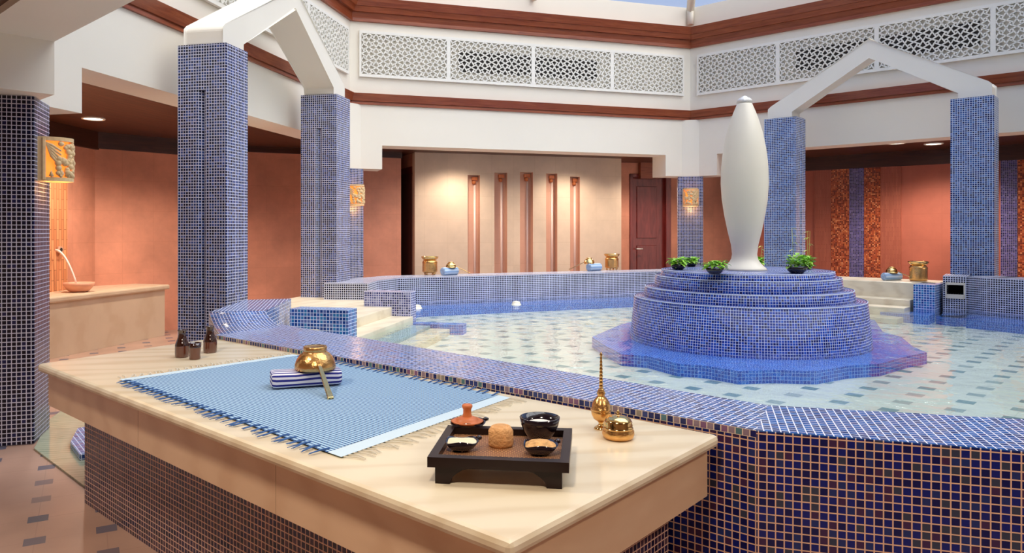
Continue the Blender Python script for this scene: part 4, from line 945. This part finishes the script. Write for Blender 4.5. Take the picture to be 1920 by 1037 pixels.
bs = inset(tp, [.17*sgn, .20*sgn, .006*sgn, .25*sgn]); q = MB(); q.prism(bs, ZF, ZTB-.235); q.build('table_base', M['mos_base'], tb_root)
# pale joints in the apron
for px_ in (233, 484):
    jx = s_px(px_, tA, (tB-tA).normalized()); dd = (tB-tA).normalized(); pj = Vector(ap[0])+Vector((dd.x, dd.y))*jx; nn = Vector((dd.y, -dd.x))
    q = MB(); q.box(pj+nn*.0006-Vector((0, 0)), dd, .003, .0012, ZTB-.235, ZTB-.047); q.build('joint', plain('joint_line', (.50, .34, .22), .6), tb_root)
# pale marble slab set in the floor behind the table
q = MB(); fp = [P(64, 841, ZF+.01), P(250, 980, ZF+.01), P(330, 800, ZF+.01), P(150, 745, ZF+.01), P(92, 787, ZF+.01)]; q.prism([(v.x, v.y) for v in fp], ZF, ZF+.012)
tag(q.build('floor_slab', M['green_marble']), 'pale green marble slab let into the floor by the left pillar', 'floor slab')
q = MB(); fp = [P(132, 826, ZF+.06), P(150, 850, ZF+.06), P(230, 840, ZF+.06), P(200, 790, ZF+.06), P(146, 800, ZF+.06)]; q.prism([(v.x, v.y) for v in fp], ZF+.012, ZF+.05)
tag(q.build('mosaic_kerb', M['mos_sky']), 'small light blue mosaic kerb on the floor behind the table base', 'kerb')

# ------------------------------------------------------------------ cloth on the table
ZK = ZTB+.004
cL, cT, cR, cB = P(232, 715, ZK), P(559, 667, ZK), P(935, 742, ZK), P(614, 849, ZK)
def bil(u, v): return cB*(1-u)*(1-v)+cR*(1-u)*v+cL*u*(1-v)+cT*u*v    # u: B->L, v: B->R
lu, lv = (cL-cB).length, (cR-cB).length
cl = empty('woven_cloth', (cL+cR)/2, 'flat blue and white checked woven cloth with fringes on the marble table', 'cloth'); cl.location.z = ZTB
q = MB(); nu, nv = 30, 20
def hz(u, v): return .0035*math.sin(u*17+v*5)*math.sin(v*13)*.5+.002
for i in range(nu):
    for j in range(nv):
        c4 = [(i/nu, j/nv), ((i+1)/nu, j/nv), ((i+1)/nu, (j+1)/nv), (i/nu, (j+1)/nv)]
        pts = [bil(*k)+Vector((0, 0, hz(*k))) for k in c4][::-1]; q.face(pts, [(k[0]*lu, k[1]*lv) for k in c4][::-1], True)
q.build('cloth_weave', M['cloth'], cl)
for (u0, u1, nm, lab) in ((-.045, 0, 'border', 'pale blue border'), (1, 1.035, 'border', 'pale blue border')):
    q = MB()
    for j in range(nv):
        q.face([bil(u0, (j+1)/nv)+Vector((0, 0, .002)), bil(u1, (j+1)/nv)+Vector((0, 0, .002)), bil(u1, j/nv)+Vector((0, 0, .002)), bil(u0, j/nv)+Vector((0, 0, .002))], None)
    b = q.build(nm, M['cloth_b'], cl); b['label'] = lab
rnd = random.Random(11)
eu = (cL-cB).normalized(); ev = (cR-cB).normalized()
for v0, sg, n_ in ((0, -1, 34), (1, 1, 34)):
    q = MB()
    for i in range(n_):
        u = (i+.5)/n_+rnd.uniform(-.006, .006); p0 = bil(u, v0)+Vector((0, 0, .003)); L = rnd.uniform(.045, .075)
        for k in range(3):
            e = p0+ev*sg*L*rnd.uniform(.7, 1)+eu*(rnd.uniform(-.018, .018)+.01); q.tube([p0-ev*sg*.03, p0+Vector((0, 0, .004)), e], [.003, .0035, .0012], 5)
    o = q.build('fringe', M['tassel'], cl, merge=False); o['kind'] = 'stuff'; o['label'] = 'navy blue tasselled fringe'
for u0, sg in ((-.045, -1), (1.035, 1)):
    q = MB()
    for i in range(46):
        v = (i+.5)/46; p0 = bil(u0, v)+Vector((0, 0, .001)); e = p0+eu*sg*rnd.uniform(.06, .10)+ev*rnd.uniform(.0, .05)
        q.tube([p0, (p0+e)/2+ev*.008+Vector((0, 0, .002)), e], [.0022, .0028, .0015], 5)
    o = q.build('fringe', M['thread'], cl, merge=False); o['kind'] = 'stuff'; o['label'] = 'pale cream thread fringe'

# striped rolled towel and brass ladle on the cloth
pt0, pt1 = P(510, 731, ZK+.002), P(643, 724, ZK+.002); pm = (pt0+pt1)/2; ta = math.atan2(pt1.y-pt0.y, pt1.x-pt0.x)+.1
def towel_box(pos, ang, L, Wd, H, mat, lab):
    d = Vector((math.cos(ang), math.sin(ang), 0)); s_ = Vector((-d.y, d.x, 0)); pos = Vector(pos); q = MB(); n = 36
    def sec(x, k, wob): 
        out = []
        for i in range(n):
            a = 2*math.pi*i/n; ca, sa = math.cos(a), math.sin(a); e = .55
            yy = math.copysign(abs(ca)**e, ca)*Wd/2*k; zz = math.copysign(abs(sa)**e, sa)*H/2*k
            out.append(pos+d*x+s_*yy+Vector((0, 0, H/2+zz+(.004*math.sin(x*30+wob) if sa > 0 else 0))))
        return out
    xs = [(-L/2, .80), (-L/2+.006, .93), (-L/2+.02, 1), (-L/6, 1), (L/6, 1), (L/2-.02, 1), (L/2-.006, .93), (L/2, .80)]; rs = [sec(x, k, 1) for x, k in xs]
    acc = [0]
    for i in range(n): acc.append(acc[-1]+(rs[3][(i+1) % n]-rs[3][i]).length)
    for a in range(len(rs)-1):
        for i in range(n):
            j = (i+1) % n; q.face([rs[a][i], rs[a+1][i], rs[a+1][j], rs[a][j]][::-1], [(xs[a][0], acc[i]), (xs[a+1][0], acc[i]), (xs[a+1][0], acc[i+1]), (xs[a][0], acc[i+1])][::-1], True)
    q.face(rs[0], [(0, p_.z) for p_ in rs[0]]); q.face(rs[-1][::-1], [(0, p_.z) for p_ in rs[-1][::-1]])
    o = q.build('striped_towel', mat, merge=True); tag(o, lab, 'towel'); return o
Lt = (pt1-pt0).length
towel_box(pm+Vector((-math.sin(ta), math.cos(ta), 0))*.07, ta, Lt, .15, .078, M['towel'], 'folded navy and white striped towel on the blue woven cloth')
lp = pm+Vector((-math.sin(ta), math.cos(ta), 0))*.075+Vector((.045, 0, .079))
hend = P(620, 747, ZK+.006); hv = (hend-(lp+Vector((0, 0, .03))))
r = empty('brass_ladle', lp, 'engraved golden bowl ladle upturned on the striped towel', 'ladle')
R_ = .098
lathe_obj('bowl', lp, [(R_*.97, 0), (R_, .006), (R_*.98, .022), (R_*.90, .045), (R_*.74, .068), (R_*.60, .078), (R_*.54, .082), (R_*.57, .088), (R_*.57, .104), (R_*.53, .108), (R_*.50, .105), (0, .105)], gold, r, 48)
hs = lp+Vector((hv.x, hv.y, 0)).normalized()*R_*.93+Vector((0, 0, .028)); h_ = (hend-hs); hl = h_.length; h_.normalize(); sd = Vector((-h_.y, h_.x, 0)).normalized(); up = sd.cross(h_).normalized()
if up.z < 0: up = -up
q = MB(); a_ = hs-h_*.02; b_ = hend
c8 = [a_-sd*.009-up*.006, a_+sd*.009-up*.006, a_+sd*.009+up*.006, a_-sd*.009+up*.006, b_-sd*.014-up*.006, b_+sd*.014-up*.006, b_+sd*.014+up*.006, b_-sd*.014+up*.006]
for f in ((0, 1, 2, 3), (5, 4, 7, 6), (0, 4, 5, 1), (1, 5, 6, 2), (2, 6, 7, 3), (3, 7, 4, 0)): q.face([c8[i] for i in f])
q.build('handle', goldp, r, bevel=.003)

# brown bottles and cup
def bottle(px, py, lab):
    p = P(px, py, ZTB); r = empty('brown_bottle', p, lab, 'bottle', 'brown glazed bottles on the marble table')
    lathe_obj('bottle_body', p, [(0, 0), (.036, 0), (.040, .006), (.041, .03), (.0405, .068)], M['brownbody'], r)
    lathe_obj('bottle_neck', p, [(.0405, .068), (.039, .076), (.031, .098), (.024, .118), (.021, .135), (.022, .150), (.026, .158), (.026, .162), (.020, .160), (.017, .14), (.017, .12)], M['brownglass'], r)
bottle(341.5, 669.5, 'brown glazed bottle behind the small cup, left of the pair'); bottle(394, 661, 'brown glazed bottle standing alone nearest the tall column')
p = P(365.5, 673.5, ZTB); r = empty('brown_cup', p, 'small dark brown glazed cup in front of the left bottle', 'cup')
lathe_obj('cup_body', p, [(0, 0), (.030, 0), (.032, .006), (.030, .03), (.034, .068)], M['brownbody'], r)
lathe_obj('cup_rim', p, [(.034, .068), (.036, .095), (.033, .095), (.030, .068), (.027, .02), (0, .015)], M['brownglass'], r)

# tray
ty = empty('tray', P(935, 880, ZTB), 'black lacquered serving tray with woven centre and four feet', 'tray')
zr_ = ZTB+.072
TL, TR, BR, BL = P(840, 797, zr_+.01), P(1073, 803, zr_+.01), P(1067, 868, zr_+.01), P(801, 857, zr_+.01)
def tpt(u, v, z): 
    p = BL*(1-u)*(1-v)+BR*u*(1-v)+TR*u*v+TL*(1-u)*v; return Vector((p.x, p.y, z))
rimw = .085
zi_ = zr_-.012
q = MB()
def quadring(u0, u1, v0, v1):
    q.prism([tuple(tpt(u, v, 0)[:2]) for u, v in ((u0, v0), (u1, v0), (u1, v1), (u0, v1))], zr_-.02, zr_+.01)
ru, rv = .065, .085
for a4 in ((0, 1, 0, rv), (0, 1, 1-rv, 1), (0, ru, rv, 1-rv), (1-ru, 1, rv, 1-rv)): quadring(*a4)
q.build('tray_rim', M['blackwood'], ty, merge=False, bevel=.006)
q = MB(); q.prism([tuple(tpt(u, v, 0)[:2]) for u, v in ((ru, rv), (1-ru, rv), (1-ru, 1-rv), (ru, 1-rv))], zr_-.03, zi_); q.build('woven_panel', M['wicker'], ty)
for u, v, su, sv in ((.05, .04, 1, 1), (.95, .04, -1, 1), (.05, .96, 1, -1), (.95, .96, -1, -1)):
    q = MB(); o_, w_ = Vector(tpt(u, v, 0)), 0
    ax = (tpt(u+su*.3, v, 0)-o_).normalized(); Lx = (tpt(u+su*.3, v, 0)-o_).length/.3; ay = (tpt(u, v+sv*.10, 0)-o_); zt_ = zr_-.02
    prof = [(0, ZTB), (.105*Lx, ZTB), (.12*Lx, ZTB+.018), (.15*Lx, ZTB+.030), (.20*Lx, zt_-.008), (.30*Lx, zt_), (0, zt_)]
    q.extr([Vector((o_.x+ax.x*a, o_.y+ax.y*a, z)) for a, z in prof], ay); q.build('foot', M['blackwood'], ty, merge=False)
def wavy_dish(px, py, rx, lab, fill, fmat, cat='dish', z=zi_, dome=.012, spout=0, over=None):
    c = P(px, py, z); r = empty('spoon_dish', c, lab, cat, 'small black leaf shaped dishes on the tray'); q = MB(); n = 48
    def ring(k, zz, wv=1.0): return [c+Vector((rx*k*math.cos(a)*(1+.07*wv*math.cos(3*a+.6)), rx*.92*k*math.sin(a)*(1+.10*wv*math.cos(2*a)), zz+(.004*wv*math.sin(3*a)))) for a in [2*math.pi*i/n for i in range(n)]]
    rr = [ring(.45, 0, 0), ring(.75, .012, .4), ring(1.0, .034, 1), ring(.93, .034, 1), ring(.7, .018, .5), ring(.4, .010, 0)]
    for a in range(len(rr)-1):
        for i in range(n):
            j = (i+1) % n; q.face([rr[a][i], rr[a][j], rr[a+1][j], rr[a+1][i]], [(0, 0)]*4, True)
    q.face(rr[0][::-1]); q.face(rr[-1]); hd = math.radians(18 if spout >= 0 else 160)
    q.tube([c+Vector((rx*.95*math.cos(hd), rx*.9*math.sin(hd), .032)), c+Vector((rx*1.15*math.cos(hd), rx*1.1*math.sin(hd), .036)), c+Vector((rx*1.24*math.cos(hd), rx*1.22*math.sin(hd), .034)), c+Vector((rx*1.28*math.cos(hd), rx*1.25*math.sin(hd), .030))], [.007, .008, .006, .001], 12)
    q.build('dish', M['black'], r)
    if fill:
        g = MB(); fr_ = [ring(.90, .029, 1), ring(.8, .031, .8), ring(.55, .033+dome*.6, .4), ring(.25, .033+dome, 0)]
        for a in range(3):
            for i in range(n): j = (i+1) % n; g.face([fr_[a][i], fr_[a][j], fr_[a+1][j], fr_[a+1][i]], [(0, 0)]*4, True)
        g.face(fr_[-1], None, True); g.build(fill, fmat, r)
    return c
wavy_dish(865, 845, .052, 'black dish of cream paste at the front left of the tray', 'cream_paste', M['cream'], dome=.003)
wavy_dish(1012, 852, .054, 'black dish of crumbly tan powder at the front right of the tray', 'tan_powder', M['powder'], dome=.012)
cc_ = wavy_dish(876, 808, .060, 'black dish with clay lid at the back left of the tray', None, None)
lid = empty('terracotta_cover', cc_+Vector((0, 0, .03)), 'orange terracotta lid with knob handle lying in a black dish', 'lid')
lathe_obj('lid_plate', cc_+Vector((0, 0, .026)), [(0, 0), (.050, .004), (.056, .010), (.050, .011), (.040, .008), (.038, .016), (.026, .022), (.014, .025)], M['clay'], lid, 40)
lathe_obj('knob', cc_+Vector((0, 0, .049)), [(.017, 0), (.014, .012), (.014, .026), (.018, .033), (.018, .040), (.014, .043), (0, .044)], M['clay'], lid, 28)
lc = P(939, 836, zi_); q = MB(); rf = random.Random(5); n = 36
prf = [(0, 0), (.034, 0), (.039, .008), (.0405, .03), (.039, .05), (.033, .062), (.026, .065), (.022, .060), (.018, .066), (0, .066)]
q.lathe(lc, prf, 36); o = q.build('sugar_loaf', M['loaf']); tag(o, 'rough tan scrub block in the middle of the tray', 'scrub block')
for v in o.data.vertices:
    s_ = 1+.035*math.sin(v.co.z*170+v.co.x*90)+.02*math.sin(v.co.y*210); v.co.x = lc.x+(v.co.x-lc.x)*s_; v.co.y = lc.y+(v.co.y-lc.y)*s_
bc = P(1012, 826, zi_); r = empty('black_bowl', bc, 'deep black glazed bowl with white powder at the back right of the tray', 'bowl')
lathe_obj('bowl_body', bc, [(0, 0), (.028, 0), (.034, .006), (.052, .032), (.062, .055), (.066, .078), (.063, .079), (.057, .055), (.045, .035), (0, .030)], M['black'], r, 44)
lathe_obj('white_powder', bc, [(.055, .052), (.04, .060), (.02, .063), (0, .064)], M['white'], r, 32)

# rose water sprinkler and brass box
p = P(1127, 804, ZTB); r = empty('rosewater_sprinkler', p, 'slender golden rosewater sprinkler with long neck by the pool rim', 'sprinkler')
lathe_obj('foot', p, [(0, 0), (.026, 0), (.026, .004), (.018, .010), (.010, .016), (.009, .022), (.013, .028)], goldp, r)
lathe_obj('body', p, [(.013, .028), (.028, .038), (.036, .055), (.0375, .068), (.036, .071), (.038, .074), (.036, .077), (.034, .094), (.026, .110), (.015, .122), (.013, .128), (.017, .134), (.013, .142), (.011, .150)], gold, r, 40)
nk = [(.011, .150)]
for i in range(9):
    z = .155+i*.013; rr = .0082-.0004*i; nk += [(rr*.75, z), (rr, z+.004), (rr, z+.008), (rr*.72, z+.012)]
nk += [(.004, .275), (.006, .280), (.003, .286), (0, .292)]
lathe_obj('neck', p, nk, goldp, r, 20)
p = P(1159, 822, ZTB); r = empty('brass_box', p, 'round lidded brass box with a small finial near the sprinkler', 'box')
lathe_obj('box_body', p, [(0, 0), (.045, 0), (.054, .006), (.058, .018), (.057, .030), (.053, .036), (.054, .040)], gold, r, 44)
lathe_obj('lid', p, [(.054, .040), (.0505, .044), (.052, .050), (.049, .055), (.050, .061), (.046, .068), (.034, .078), (.018, .083), (0, .084)], goldp, r, 44)
lathe_obj('finial', p, [(.008, .083), (.004, .088), (.007, .093), (.004, .099), (0, .106)], goldp, r, 16)

# pink clay bowl with a water jet on the left bench
bp = P(148, 547.5, .69); r = empty('clay_bowl', bp, 'shallow pink terracotta bowl on the stone bench catching water', 'bowl')
lathe_obj('bowl_body', bp, [(0, .0), (.09, 0), (.13, .025), (.175, .085), (.18, .12), (.165, .12), (.15, .085), (.10, .04), (0, .03)], M['claypink'], r, 40)
hole = PD(104, 9.30); hole.z = ZY(469, 9.3); tgt = bp+Vector((-.03, 0, .10))
q = MB(); path = []
for i in range(13):
    t = i/12; path.append(Vector((hole.x+(tgt.x-hole.x)*t, hole.y+(tgt.y-hole.y)*t, hole.z+(tgt.z-hole.z)*(t**1.9))))
q.tube(path, [.016-.004*i/12 for i in range(13)], 8); tag(q.build('water_jet', M['jet']), 'thin arc of water falling into the pink clay bowl', 'water')
nnw = Vector((dd.y, -dd.x, 0)); wd = (WA1-WA0).normalized(); wn_ = Vector((wd.y, -wd.x, 0))
q = MB(); hc = ln(WA0, wd, s_px(103, WA0, wd)); hc = Vector((hc.x, hc.y, hole.z))+wn_*.05
q.tube([hc, hc+wn_*.035], .045, 18); sp_ = q.build('water_spout', M['salmon']); tag(sp_, 'round water spout in the orange stone strip on the left wall', 'spout')
q = MB(); q.tube([hc+wn_*.034, hc+wn_*.038], .026, 16); q.build('spout_hole_shade', M['dark'], sp_)  # solid dark disc stands for the shade inside the spout hole
